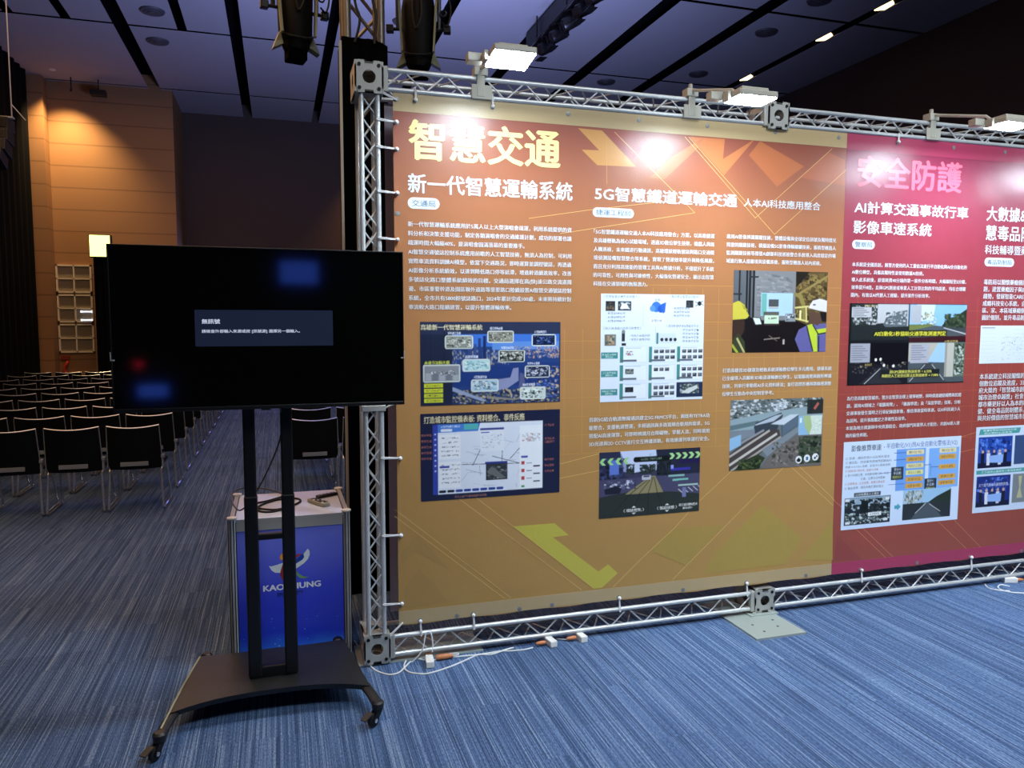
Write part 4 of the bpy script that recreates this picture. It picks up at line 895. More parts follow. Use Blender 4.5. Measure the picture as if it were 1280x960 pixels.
p.rect(0.79, 0.17, 1, 0.24, '#241c48'); p.rect(0.7, 0.3, 0.9, 0.34, '#3a36a0'); p.rect(0.7, 0.25, 0.73, 0.31, '#8d9ae0'); p.line(0.68, 0.42, 0.84, 0.42, 0.03, '#8ab8b4'); p.line(0.72, 0.485, 0.88, 0.48, 0.03, '#79bcae'); p.rect(0.78, 0.56, 0.98, 0.585, '#a8c4bc')
for k in range(5): p.line(0.78+0.05*k, 0.63-0.01*k, 0.83+0.05*k, 0.7-0.01*k, 0.014, '#b9bcc4')
p.rect(0.82, 0.61, 0.86, 0.76, '#7478a8'); p.disc(0.75, 0.74, 0.06, '#2a3030')
for (u, s_) in ((0.33, '環狀輕軌'), (0.66, '號誌狀態')): p.text('〈 '+s_+' 〉', u-0.09, 0.88, u+0.11, 0.93, '#dfe2dc', 0.02); p.poly([(u-0.01, 0.865), (u+0.01, 0.84), (u+0.03, 0.865)], '#dfe2dc'); p.poly([(u-0.01, 0.945), (u+0.01, 0.97), (u+0.03, 0.945)], '#dfe2dc')
p.text('路口號誌即時整合', 0.79, 0.86, 0.98, 0.9, '#e4e6e0', 0.02); p.text('優先通行', 0.83, 0.915, 0.93, 0.95, '#e4e6e0', 0.02)
p.build('printed_photo', PR['pic'], BN)
# tunnel workers
p = pic_rect((917.2, 337.5), (1031.4, 439.4)); p.rect(0, 0, 1, 1, '#55585c')
p.rect(0.22, 0.0, 0.65, 0.6, '#7f8184'); p.noise(0.24, 0.02, 0.62, 0.5, 60, ['#76787b', '#898b8e', '#6b6e71', '#929496'], 0.09, 0.03); p.rect(0, 0, 0.22, 0.6, '#5f6368'); p.rect(0.65, 0, 1, 0.66, '#5a4a2c')
p.noise(0.66, 0.02, 0.99, 0.6, 120, ['#6d5a34', '#4a3c24', '#7d6a40', '#2e261a', '#8c7846'], 0.06, 0.05); p.poly([(0.65, 0.0), (0.8, 0.0), (0.66, 0.2)], '#221e18'); p.line(0.66, 0.3, 1.0, 0.05, 0.03, '#93804c')
for (u, w) in ((0.055, 0.018), (0.13, 0.02), (0.16, 0.02), (0.2, 0.022)): p.rect(u, 0, u+w, 0.6, '#1c1e22')
p.rect(0.0, 0.28, 0.09, 0.3, '#1c1e22'); p.rect(0.16, 0.07, 0.26, 0.09, '#24262a')
p.poly([(0.64, 0.26), (0.72, 0.28), (0.76, 0.4), (0.77, 0.62), (0.74, 0.62), (0.72, 0.42), (0.69, 0.33), (0.64, 0.3)], '#8d8048'); p.line(0.65, 0.45, 0.8, 0.43, 0.02, '#d0c880'); p.line(0.65, 0.58, 0.8, 0.62, 0.02, '#d0c880'); p.line(0.77, 0.43, 0.78, 0.63, 0.02, '#d0c880'); p.line(0.71, 0.48, 0.71, 0.6, 0.03, '#e6e0a0')
p.poly([(0.16, 0.56), (0.35, 0.62), (0.66, 0.6), (0.78, 0.66), (0.74, 1), (0.14, 1)], '#171114'); p.rect(0, 0.58, 0.2, 1, '#181416')
p.rect(0.29, 0.27, 0.625, 0.55, '#a9c8e4'); p.rect(0.295, 0.28, 0.35, 0.545, '#6fb0a8'); p.rect(0.37, 0.35, 0.475, 0.455, '#4b4f50'); p.rect(0.37, 0.44, 0.475, 0.45, '#d0d4d0')
p.poly([(0.2, 0.565), (0.29, 0.57), (0.31, 0.66), (0.23, 0.67)], '#2c3234'); p.poly([(0.21, 0.575), (0.28, 0.58), (0.3, 0.65), (0.24, 0.655)], '#d8e4dc'); p.rect(0.32, 0.5, 0.48, 0.56, '#5b5c54'); p.rect(0.33, 0.545, 0.48, 0.645, '#c9e0c4'); p.noise(0.37, 0.57, 0.46, 0.59, 8, ['#4a5a4c'], 0.03, 0.02); p.rect(0.325, 0.645, 0.49, 0.665, '#3e3434')
p.rect(0.55, 0.52, 0.66, 0.62, '#8d949c'); p.noise(0.56, 0.53, 0.65, 0.61, 12, ['#2c3238', '#c8ced4'], 0.03, 0.03); p.line(0.33, 0.84, 0.5, 0.82, 0.012, '#8d8278'); p.line(0.38, 0.79, 0.47, 0.86, 0.01, '#6f655e'); p.rect(0.53, 0.84, 0.55, 0.9, '#b9b0a8')
p.poly([(0, 0.6), (0.12, 0.58), (0.13, 0.72), (0.09, 0.8), (0.0, 0.84)], '#3a2a24'); p.poly([(0.0, 0.4), (0.06, 0.37), (0.12, 0.42), (0.14, 0.49), (0.17, 0.55), (0.14, 0.585), (0.0, 0.6)], '#c9bd48'); p.poly([(0.09, 0.4), (0.13, 0.45), (0.16, 0.49), (0.11, 0.47)], '#a89c34')
p.poly([(0, 0.84), (0.06, 0.76), (0.13, 0.86), (0.14, 1), (0, 1)], '#39402c'); p.line(0.05, 0.82, 0.13, 1.0, 0.025, '#b8b478'); p.line(0.0, 0.9, 0.06, 1.0, 0.03, '#a8b43c')
p.poly([(0.7, 0.72), (0.8, 0.66), (1, 0.64), (1, 1), (0.72, 1), (0.66, 0.84)], '#625f98'); p.poly([(0.8, 0.5), (0.9, 0.5), (0.97, 0.6), (0.9, 0.67), (0.81, 0.63)], '#5c4438'); p.poly([(0.92, 0.5), (1, 0.5), (1, 0.62), (0.95, 0.62)], '#1c1a1c')
p.poly([(0.8, 0.44), (0.84, 0.36), (0.92, 0.335), (1, 0.36), (1, 0.5), (0.9, 0.48), (0.8, 0.45)], '#d9d6dc'); p.rect(0.845, 0.4, 0.875, 0.42, '#4c4a58')
p.soften(1); p.poly([(0.79, 0.665), (0.84, 0.65), (0.88, 0.72), (1, 0.7), (1, 0.77), (0.9, 0.79), (0.91, 1), (0.86, 1)], '#b9cf3c'); p.line(0.785, 0.68, 0.86, 0.99, 0.018, '#23262c'); p.line(0.85, 0.66, 0.91, 0.77, 0.018, '#23262c'); p.line(0.9, 0.78, 1, 0.76, 0.018, '#23262c'); p.line(0.92, 0.8, 0.92, 1.0, 0.02, '#23262c')
p.build('printed_photo', PR['pic'], BN)
# elevated station
p = pic_rect((913.2, 500.5), (1026.2, 581.3)); p.rect(0, 0, 1, 1, '#6a7476')
p.noise(0, 0.0, 1, 0.26, 260, ['#3a4a42', '#8d989c', '#b9c2c6', '#56646a', '#26332c', '#707c80', '#d0d6d8'], 0.05, 0.035)
p.poly([(0, 0.28), (0.35, 0.2), (1, 0.1), (1, 0.3), (0.3, 0.42), (0, 0.44)], '#8fa4ac'); p.poly([(0, 0.36), (0.3, 0.3), (0.3, 0.36), (0, 0.43)], '#5f767c')
p.poly([(0.44, 0.08), (0.58, 0.05), (0.6, 0.14), (0.46, 0.16)], '#c9d0d8'); p.noise(0.45, 0.07, 0.58, 0.14, 16, ['#7f8a94', '#dfe4e8', '#596470'], 0.03, 0.02)
p.poly([(0.25, 0.4), (0.27, 0.33), (0.54, 0.2), (0.56, 0.24), (0.5, 0.44), (0.27, 0.5)], '#39434c'); p.poly([(0.26, 0.36), (0.48, 0.24), (0.56, 0.22), (0.46, 0.32), (0.27, 0.37)], '#b3bfcc')
p.poly([(0.43, 0.37), (0.66, 0.24), (0.73, 0.25), (0.72, 0.4), (0.55, 0.56), (0.54, 0.38)], '#4c5a66'); p.poly([(0.43, 0.36), (0.64, 0.235), (0.735, 0.235), (0.57, 0.38)], '#c4d0da'); p.poly([(0.56, 0.39), (0.73, 0.26), (0.73, 0.37), (0.56, 0.54)], '#5b6c7c')
p.poly([(0, 0.76), (0.3, 0.46), (0.52, 0.44), (0.54, 0.55), (0.32, 0.78), (0.06, 1), (0, 1)], '#4a4240')
for (a, b, c, d, w, cc) in ((0, 0.8, 0.42, 0.45, 0.03, '#b9b4ac'), (0, 0.92, 0.5, 0.5, 0.035, '#c9c6be'), (0.02, 1.0, 0.54, 0.55, 0.03, '#a8a49c'), (0, 0.7, 0.36, 0.44, 0.03, '#8f949a')): p.line(a, b, c, d, w, cc)
p.poly([(0, 0.45), (0.26, 0.42), (0.26, 0.5), (0, 0.62)], '#7c8690'); p.poly([(0.0, 0.54), (0.12, 0.49), (0.12, 0.64), (0, 0.72)], '#8fbadc')
p.poly([(0.34, 0.72), (0.75, 0.4), (0.76, 0.46), (0.4, 0.82)], '#7f8a92'); p.poly([(0.4, 0.84), (0.8, 0.44), (1, 0.5), (1, 1), (0.32, 1)], '#6c6864'); p.noise(0.45, 0.62, 0.75, 0.98, 60, ['#8a857e', '#5c5852', '#3f4038', '#75706a'], 0.04, 0.05)
p.poly([(0.06, 1), (0.12, 0.88), (0.3, 0.78), (0.38, 0.84), (0.3, 1)], '#2f3a22'); p.noise(0.1, 0.84, 0.34, 0.99, 70, ['#435230', '#24301c', '#596a3c', '#1a2414'], 0.03, 0.04); p.noise(0.74, 0.56, 0.99, 0.96, 120, ['#2c3828', '#3c4a34', '#1e281c', '#465440'], 0.05, 0.05)
p.rect(0.82, 0.03, 1, 0.24, '#2a302e'); p.line(0.865, 0, 0.865, 0.24, 0.01, '#141818'); p.line(0.9, 0.17, 0.945, 0.08, 0.04, '#b06058')
p.soften(2); p.rect(0.73, 0.26, 0.99, 0.54, '#cfdcd0'); p.poly([(0.73, 0.26), (0.79, 0.26), (0.86, 0.54), (0.73, 0.54)], '#8fb8d8'); p.poly([(0.78, 0.26), (0.86, 0.26), (0.88, 0.42), (0.85, 0.54), (0.8, 0.42)], '#a8bf88'); p.rect(0.745, 0.29, 0.765, 0.36, '#e8eef0'); p.noise(0.89, 0.3, 0.98, 0.52, 20, ['#e6ece4', '#9fb0a4'], 0.03, 0.01)
for k in range(3): p.disc(0.745+0.092*k, 0.895-0.012*k, 0.055, '#e4e8ea')
p.poly([(0.72, 0.9), (0.745, 0.865), (0.77, 0.9), (0.76, 0.93), (0.73, 0.93)], '#15181a'); p.rect(0.825, 0.86, 0.85, 0.91, '#4a6f9a'); p.disc(0.925, 0.885, 0.018, '#202426'); p.disc(0.945, 0.86, 0.014, '#202426')
p.build('printed_photo', PR['pic'], BN)
# four dash-camera views
p = pic_rect((1062.3, 379), (1203.9, 477.8)); p.rect(0, 0, 1, 1, '#15171c')
p.rect(0.02, 0.01, 0.49, 0.45, '#2c3236'); p.rect(0.23, 0.01, 0.49, 0.3, '#b9bcc0'); p.poly([(0.02, 0.26), (0.3, 0.24), (0.49, 0.28), (0.49, 0.45), (0.02, 0.45)], '#22282a'); p.noise(0.03, 0.02, 0.23, 0.26, 90, ['#39433c', '#8f9698', '#1f2824', '#c4c8ca'], 0.02, 0.04); p.rect(0.02, 0.05, 0.18, 0.17, '#b8bac0')
p.poly([(0.28, 0.26), (0.3, 0.18), (0.4, 0.1), (0.48, 0.08), (0.48, 0.28), (0.3, 0.29)], '#5d666c'); p.noise(0.3, 0.1, 0.48, 0.26, 40, ['#8e979c', '#434c52', '#b4bcc0'], 0.025, 0.025); p.text('車速測定', 0.12, 0.02, 0.22, 0.045, '#b8a860')
p.rect(0.5, 0.01, 1, 0.47, '#3c4448'); p.rect(0.5, 0.01, 1, 0.28, '#84b4de'); p.poly([(0.56, 0.01), (0.72, 0.01), (0.7, 0.2), (0.58, 0.22)], '#c4d4e4'); p.poly([(0.78, 0.28), (0.82, 0.2), (0.92, 0.14), (1, 0.06), (1, 0.3)], '#29352a'); p.noise(0.8, 0.12, 0.99, 0.3, 50, ['#1c281e', '#3a4a36', '#4c5c44'], 0.03, 0.04)
p.rect(0.51, 0.02, 0.6, 0.24, '#a9acb4'); p.poly([(0.5, 0.26), (0.74, 0.25), (0.66, 0.3), (0.5, 0.34)], '#6f7a44'); p.noise(0.6, 0.1, 0.73, 0.26, 26, ['#b0a478', '#76805a', '#d0d4d8'], 0.02, 0.03)
p.poly([(0.5, 0.34), (0.72, 0.27), (0.78, 0.28), (1, 0.36), (1, 0.47), (0.5, 0.47)], '#4e565c'); p.line(0.8, 0.3, 1.0, 0.38, 0.008, '#d4d8dc'); p.poly([(0.5, 0.42), (1.0, 0.4), (1, 0.47), (0.5, 0.48)], '#3a1820')
p.rect(0.02, 0.47, 0.5, 0.985, '#1a1a22'); p.poly([(0.14, 0.48), (0.5, 0.48), (0.5, 0.72), (0.3, 0.78), (0.2, 0.72)], '#0c0c14'); p.noise(0.03, 0.72, 0.5, 0.86, 60, ['#0e1018', '#4c4c50', '#8f8a78', '#24262e'], 0.02, 0.025); p.rect(0.02, 0.49, 0.18, 0.72, '#a2a4b0')
for (u, v) in ((0.23, 0.69), (0.27, 0.685), (0.3, 0.76), (0.38, 0.77)): p.disc(u, v, 0.018, '#f0ede4')
p.poly([(0.1, 0.985), (0.26, 0.78), (0.32, 0.78), (0.46, 0.985)], '#2c2e34'); p.line(0.14, 0.985, 0.27, 0.8, 0.008, '#c0c2c4')
p.rect(0.505, 0.48, 1, 0.985, '#4c565c'); p.poly([(0.66, 0.49), (0.86, 0.49), (0.86, 0.74), (0.68, 0.73)], '#9cc0e6'); p.poly([(0.505, 0.49), (0.76, 0.49), (0.68, 0.7), (0.6, 0.72), (0.505, 0.72)], '#b4b0a4'); p.rect(0.52, 0.5, 0.68, 0.74, '#a8aab6')
p.rect(0.82, 0.49, 0.9, 0.92, '#b8b6ac'); p.rect(0.82, 0.49, 0.84, 0.92, '#99978e'); p.rect(0.9, 0.49, 1, 0.92, '#5c6a5c'); p.noise(0.905, 0.5, 0.99, 0.9, 50, ['#3c4a3e', '#93a498', '#1f2a22', '#b8c4bc'], 0.025, 0.04)
p.poly([(0.505, 0.985), (0.64, 0.74), (0.7, 0.74), (0.84, 0.985)], '#3c4248'); p.line(0.52, 0.97, 0.65, 0.76, 0.008, '#d0d2d4'); p.line(0.71, 0.76, 0.82, 0.96, 0.008, '#d0d2d4')
for (u, v, n, dv) in ((0.03, 0.06, 5, 0.022), (0.03, 0.52, 7, 0.027), (0.525, 0.52, 7, 0.028)):
    for k in range(n): p.rect(u, v+dv*k, u+0.09+0.02*(k % 3), v+dv*k+0.008, '#6b6d78')
p.soften(2); p.text('車速估算', 0.14, 0.735, 0.2, 0.765, '#b8a860'); p.text('AI車速判讀', 0.81, 0.455, 0.93, 0.485, '#b8a860')
p.rect(0.2, 0.33, 0.83, 0.41, '#20261f'); p.text('AI自動化1秒協助交通事故測速判定', 0.21, 0.342, 0.82, 0.4, '#e6e04a', 0.02)
p.rect(0.27, 0.815, 0.78, 0.92, '#1d2224'); p.text('與GPS測速比對誤差率 = 6.53%', 0.35, 0.823, 0.71, 0.864, '#dbd86a', 0.015); p.text('與精密人工定位估算法比對誤差率 = 7.08%', 0.285, 0.872, 0.77, 0.912, '#dbd86a', 0.015)
p.build('printed_photo', PR['pic'], BR)
# speed-estimation slide
p = pic_rect((1054.7, 552.8), (1196.3, 649)); p.rect(0, 0, 1, 1, '#cfe0f6'); p.text('影像推算車速', 0.065, 0.045, 0.31, 0.115, '#39424c', 0.015); p.text('- 半自動化(V1)與AI全自動化靈格法(V2)', 0.33, 0.04, 0.965, 0.115, '#2e4b96', 0.008)
p.rect(0.44, 0.12, 0.69, 0.6, '#6fa2e8'); p.rect(0.72, 0.13, 0.985, 0.6, '#7fb0ee')
for k, (s_, w) in enumerate((('① 影像 - 擷取影像片段與照片匯出', 0.36), ('② 標定點 - 現場量測標線間距離資料', 0.38), ('標線 4+6=10m 為準，影像中心線與標線', 0.37), ('③ 車輛影像平面座標，電腦(P%)推算', 0.27), ('④ 影片時間位置，依格數時間計算，計算', 0.36), ('計算、位置對位時間差', 0.2), ('⑤ 計算車速 - 公式推算，推算行車速率', 0.33), ('⑥ 產出結果 - 報告與鑑定圖說匯出', 0.32))):
    p.text(s_, 0.02+(0.13 if k == 5 else 0), 0.175+0.048*k, 0.02+(0.13 if k == 5 else 0)+w, 0.205+0.048*k, '#b06a5c' if k in (3, 6) else '#4e6076', 0.01)
for k in range(6):
    p.rrect(0.525, 0.135+0.078*k, 0.675, 0.19+0.078*k, 0.01, ['#e4dcb0', '#d8a650', '#e0d8a0', '#dde09a', '#d8a650', '#d8a650'][k]); p.text(['數位化', '自動計算平化', '車速位人工選點', '車位人工選點', '距離計算', '依影像判斷'][k], 0.545, 0.147+0.078*k, 0.655, 0.178+0.078*k, '#5a5130', 0.01)
for k, v in enumerate((0.135, 0.21, 0.325, 0.44, 0.515)):
    p.rrect(0.81, v, 0.96, v+0.055, 0.01, ['#e4dcb0', '#d8a650', '#d8a650', '#d8a650', '#d8a650'][k]); p.text(['數位化', '自動計算平化', 'AI定位選點', '距離計算', '依影像判斷'][k], 0.83, v+0.012, 0.94, v+0.043, '#5a5130', 0.01)
for (a, b, c, d) in ((0.42, 0.16, 0.52, 0.16), (0.42, 0.24, 0.52, 0.24), (0.68, 0.32, 0.74, 0.32), (0.74, 0.32, 0.74, 0.45), (0.74, 0.35, 0.81, 0.35), (0.3, 0.38, 0.4, 0.38), (0.38, 0.52, 0.52, 0.52)): p.line(a, b, c, d, 0.006, '#3a5cae')
for (u, v) in ((0.4, 0.32), (0.69, 0.48)): p.rect(u, v, u+0.105, v+0.15, '#2c3846'); p.text('整合V1', u+0.025, v+0.012, u+0.08, v+0.045, '#d0dae4', 0.01); p.text('半自動', u+0.02, v+0.055, u+0.085, v+0.09, '#d0dae4', 0.01); p.text('時間30分', u+0.015, v+0.1, u+0.09, v+0.135, '#c8d068', 0.01)
p.rect(0.1, 0.585, 0.32, 0.63, '#36404c'); p.text('四宮格畫面人工標定', 0.115, 0.593, 0.305, 0.622, '#d8dee4', 0.01)
p.rect(0.025, 0.64, 0.405, 0.95, '#20262c'); p.rect(0.03, 0.645, 0.4, 0.72, '#8fa8bc'); p.noise(0.03, 0.66, 0.4, 0.79, 90, ['#1c2422', '#39443c', '#12181a', '#a8b8c4'], 0.03, 0.04); p.noise(0.03, 0.81, 0.4, 0.94, 110, ['#252c2c', '#8d9c9c', '#141a1c', '#4c5a50', '#c4d0d4'], 0.03, 0.03); p.rect(0.16, 0.68, 0.22, 0.82, '#141a18')
for (u, v) in ((0.03, 0.65), (0.36, 0.66), (0.035, 0.91), (0.35, 0.9)): p.rect(u, v, u+0.035, v+0.028, '#dfe6ea')
p.rect(0.22, 0.82, 0.33, 0.86, '#e6eaec'); p.text('人工標定點', 0.235, 0.828, 0.315, 0.852, '#3a444c', 0.01)
p.poly([(0.44, 0.765), (0.465, 0.765), (0.465, 0.745), (0.495, 0.785), (0.465, 0.825), (0.465, 0.805), (0.44, 0.805)], '#4a9fb4')
p.rect(0.51, 0.6, 0.93, 0.95, '#3a4448'); p.rect(0.51, 0.6, 0.93, 0.76, '#9cc4e4'); p.noise(0.515, 0.61, 0.68, 0.76, 60, ['#8f9c98', '#c4cccc', '#5c6a64', '#b4bcbc'], 0.02, 0.05); p.poly([(0.72, 0.77), (0.8, 0.7), (0.93, 0.62), (0.93, 0.8)], '#2a352c'); p.poly([(0.51, 0.76), (0.93, 0.77), (0.93, 0.95), (0.51, 0.95)], '#2c3236'); p.poly([(0.7, 0.76), (0.74, 0.76), (0.86, 0.95), (0.58, 0.95)], '#4c565e'); p.line(0.71, 0.77, 0.62, 0.88, 0.006, '#d8dcdc'); p.line(0.74, 0.78, 0.84, 0.88, 0.006, '#d8dcdc')
p.build('printed_photo', PR['pic'], BR)
# map and award pictures at the right edge of the photograph
x0, z1 = bp(1225.9, 407); _, z0 = bp(1223.8, 454.6); p = Pic(x0, x0+0.62, z0, z1, BY-0.0014); p.rect(0, 0, 1, 1, '#d3dde8')
for k in range(8):
    for j in range(3): p.line(0.02, 0.12+0.1*k, 0.98, 0.11+0.1*k, 0.003, '#b4c0cc')
p.noise(0.3, 0.3, 0.6, 0.8, 60, ['#6d7884', '#97a2ae', '#4c5662'], 0.012, 0.02); p.noise(0.05, 0.85, 0.9, 0.92, 24, ['#8a949e'], 0.02, 0.01); p.rect(0.02, 0.05, 0.2, 0.075, '#8a96a4')
p.build('printed_photo', PR['pic'], BR)
x0, z1 = bp(1220.3, 534.2); _, z0 = bp(1216.4, 641.6); p = Pic(x0, x0+0.52, z0, z1, BY-0.0014); p.rect(0, 0, 1, 1, '#cbdaf0')
p.poly([(0.07, 0.03), (0.75, 0.03), (0.73, 0.09), (0.05, 0.095)], '#4a9a9a'); p.text('榮獲智慧城市創新獎肯定', 0.12, 0.035, 0.68, 0.058, '#d8ecec', 0.01); p.text('政府服務創新應用', 0.14, 0.066, 0.6, 0.087, '#d8ecec', 0.01)
for (v, c1, c2) in ((0.12, '#24449c', '#3a66c8'), (0.575, '#20307a', '#3a4aa0')):
    p.rect(0.05, v, 0.62, v+0.36, c1); p.noise(0.06, v+0.02, 0.6, v+0.2, 50, [c2, c1, '#5c84e0', '#182a6a'], 0.06, 0.05); p.rect(0.05, v+0.3, 0.62, v+0.36, '#171c3c')
    for k in range(5): u = 0.13+0.095*k; p.disc(u, v+0.17, 0.018, '#c8a890'); p.poly([(u-0.03, v+0.19), (u+0.03, v+0.19), (u+0.025, v+0.33), (u-0.025, v+0.33)], ['#1a1d30', '#d4d8e4', '#24304c', '#c8d0dc', '#1c2034'][k])
    p.poly([(0.24, v+0.22), (0.48, v+0.21), (0.47, v+0.31), (0.25, v+0.3)], '#8fb4ec')
    p.rect(0.66, v, 0.95, v+0.34, '#7c8488' if v > 0.3 else '#39507c')
p.text('天下城市高峰永續頒獎典禮', 0.09, 0.66, 0.58, 0.7, '#c8d2ec', 0.01); p.poly([(0.76, 0.6), (0.82, 0.6), (0.8, 0.74), (0.84, 0.86), (0.74, 0.86), (0.78, 0.74)], '#b8b48c')
p.rect(0.04, 0.505, 0.98, 0.55, '#4a9a9a'); p.text('天下雜誌幸福城市大獎頒獎典禮', 0.12, 0.515, 0.8, 0.54, '#d8ecec', 0.01)
p.build('printed_photo', PR['pic'], BR)

# ------------------------------------------------------------------ eyelets and elastic ties
def eyelet(parent, x, z):
    MB().lathe([(0.0055, 0.0), (0.0125, 0.0), (0.0125, 0.0012), (0.0055, 0.002)], (x, BY-0.0012, z), Matrix.Rotation(R(90), 3, 'X'), 14).lathe([(0.0054, 0.0005), (0.0054, 0.0012)], (x, BY-0.0012, z), Matrix.Rotation(R(90), 3, 'X'), 10, 1).build('eyelet', [M['eyelet'], M['bolt']], parent)
TIES = 'white elastic ties round the banners'
def tie(p0, p1, label, ball=True):
    p0 = Vector(p0); p1 = Vector(p1); d = (p1-p0).normalized(); mid = p0+(p1-p0)*0.5
    t = thing('elastic_tie', label, 'elastic tie', p0, TIES); s_ = Vector((-d.z, 0, d.x))*0.004
    MB().tube([p0+s_, p1+s_*0.3], 0.003, 6).tube([p0-s_, p1-s_*0.3], 0.003, 6).tube([p0+s_, p0+d*-0.008, p0-s_], 0.003, 6).build('cord', M['tie'], t)
    if ball:
        pr = [(0.0105*math.sin(math.pi*k/8), -0.0105*math.cos(math.pi*k/8)) for k in range(9)]; pr[0] = (0.001, -0.0105); pr[-1] = (0.001, 0.0105)
        MB().lathe(pr, p1+Vector((0, -0.004, 0)), None, 12).build('ball', M['tie'], t, smooth=True)
lz = [2.778, 2.62, 2.331, 1.78, 1.088, 0.683, 0.318]
for z in (2.891, 2.778, 2.646, 2.43, 2.331, 1.95, 1.5, 1.088, 0.683, 0.318): eyelet(BN, 0.589, z)
FT = FY-TR-0.004
names = ['topmost white tie on the left edge of the orange banner', 'second white tie from the top on the left edge of the orange banner', 'third white tie from the top on the left edge of the orange banner', 'white tie on the left banner edge just above the screen top',
         'white tie on the left banner edge below the dashboard picture', 'second lowest white tie on the left edge of the orange banner', 'lowest white tie on the left edge of the orange banner']
for z, n_ in zip((2.778, 2.646, 2.43, 2.2, 1.088, 0.683, 0.318), names): tie((0.496, FT-0.0, z+0.006), (0.587, FT+0.004, z), n_)
tie((0.515, FT, 2.915), (0.592, FT+0.006, 2.885), 'slanted white tie at the top left corner of the orange banner', False)
tie((0.52, FT, 0.152), (0.592, FT+0.006, 0.215), 'slanted white tie at the bottom left corner of the orange banner', False)
bx = [0.684, 0.884, 0.973, 1.236, 1.428, 1.834, 2.25, 2.679, 3.112]
for x in bx: eyelet(BN, x, 0.214)
for x in (3.526, 3.98, 4.427, 4.883, 5.4): eyelet(BR, x, 0.212)
for x in (0.684, 1.084, 1.504, 1.92, 2.346, 2.796, 3.241): eyelet(BN, x, 2.892)
for x in (3.675, 4.121, 4.545, 5.0): eyelet(BR, x, 2.892)
for x, n_ in ((0.684, 'white tie at the bottom left of the orange banner above the orange plug'), (0.973, 'second white tie along the bottom edge of the orange banner'), (1.834, 'white tie at the middle of the orange banner bottom edge'), (2.679, 'white tie beside the middle block under the orange banner'),
             (3.526, 'white tie below the speed slide on the red banner bottom edge'), (4.427, 'white tie under the right part of the red banner bottom edge')):
    tie((x+0.004, FT, ZL1-0.004), (x, FT+0.004, 0.212), n_)
for x, n_ in ((0.684, 'white tie at the top edge above the first big yellow character'), (1.084, 'white tie at the top edge under the first floodlight clamp'), (3.675, 'white tie at the top edge above the pink title')):
    tie((x, FT, ZT0+0.004), (x, FT+0.004, 2.893), n_)

# ------------------------------------------------------------------ LED floodlights clamped on the top beam
def floodlight(xc, dx, tilt, label, drop=0.07, w=0.2, l=0.17, reach=0.5):
    t = thing('floodlight', label, 'floodlight', (xc, FY, ZT1), 'LED floodlights on the truss')
    mb = MB(); mb.box(xc-0.035, xc+0.035, FY-0.03, FY+0.03, ZT1+0.012, ZT1+0.055).box(xc-0.022, xc+0.02, FY-0.024, FY-0.015, ZT0-0.0, ZT1+0.02).box(xc-0.05, xc+0.06, FY-0.022, FY-0.015, ZT0-0.012, ZT0+0.06)
    mb.tube([(xc, FY, ZT1+0.05), (xc, FY, ZT1+0.085)], 0.012, 8); mb.build('clamp', M['lamp_grey'], t, bevel=0.003)
    C = Vector((xc+dx, FY-reach, ZT1-drop+0.06))
    MB().tube([(xc, FY, ZT1+0.05), (xc+dx*0.7, FY-reach*0.72, ZT1-drop*0.6+0.075), C+Vector((-0.02, 0.06, 0.03))], 0.009, 8).build('arm', M['lamp_grey'], t)
    rt = Matrix.Rotation(R(tilt), 3, 'X')
    MB().obox(C+rt@Vector((0, 0, 0.022)), (w, l, 0.03), rt).obox(C+rt@Vector((0, 0, 0.045)), (w*0.7, l*0.6, 0.03), rt).build('housing', M['lamp_grey'], t, bevel=0.006)
    MB().obox(C+rt@Vector((-w*0.5-0.012, 0.02, 0.02)), (0.02, 0.05, 0.045), rt).obox(C+rt@Vector((-w*0.5-0.05, 0.07, 0.03)), (0.07, 0.05, 0.04), rt).build('bracket', M['lamp_grey'], t, bevel=0.004)
    MB().obox(C+rt@Vector((0, 0, 0.0045)), (w*0.94, l*0.92, 0.004), rt).build('lamp_face', M['lamp_face'], t)
    return t
floodlight(1.02, 0.01, -7, 'bright LED floodlight above the first title on the orange banner', drop=0.13, l=0.175)
floodlight(2.235, 0.05, -1, 'bright LED floodlight left of the middle truss block', drop=0.20, w=0.22, l=0.15)
floodlight(3.932, 0.05, -1, 'bright LED floodlight above the red banner title', drop=0.20, w=0.22, l=0.15)
floodlight(5.3, 0.05, -1, 'bright LED floodlight at the right end of the red banner', drop=0.20, w=0.22, l=0.15)

# ------------------------------------------------------------------ screen on its wheeled stand
CX = -0.058
t = thing('tv_stand', 'black wheeled floor stand with twin poles carrying the screen', 'screen stand', (CX, 3.62, 0))
for s_, a in ((-1, CX-0.105), (1, CX+0.058)):
    MB().box(a, a+0.053, 3.60, 3.64, 0.13, 2.0).build('pole', M['black_satin'], t, bevel=0.008)
    MB().box(a-0.003, a+0.056, 3.595, 3.645, 0.14, 0.995).build('pole_sleeve', M['black_satin'], t, bevel=0.008)
MB().box(CX-0.06, CX+0.066, 3.602, 3.64, 0.785, 0.815).build('cross_bar', M['black_satin'], t, bevel=0.006)
MB().box(CX-0.06, CX+0.066, 3.602, 3.64, 0.13, 0.185).build('cross_bar', M['black_satin'], t, bevel=0.006)
MB().box(CX-0.2, CX+0.2, 3.582, 3.6, 1.6, 1.92).box(CX-0.16, CX-0.12, 3.578, 3.59, 1.5, 2.0).box(CX+0.12, CX+0.16, 3.578, 3.59, 1.5, 2.0).build('mount_plate', M['black'], t)
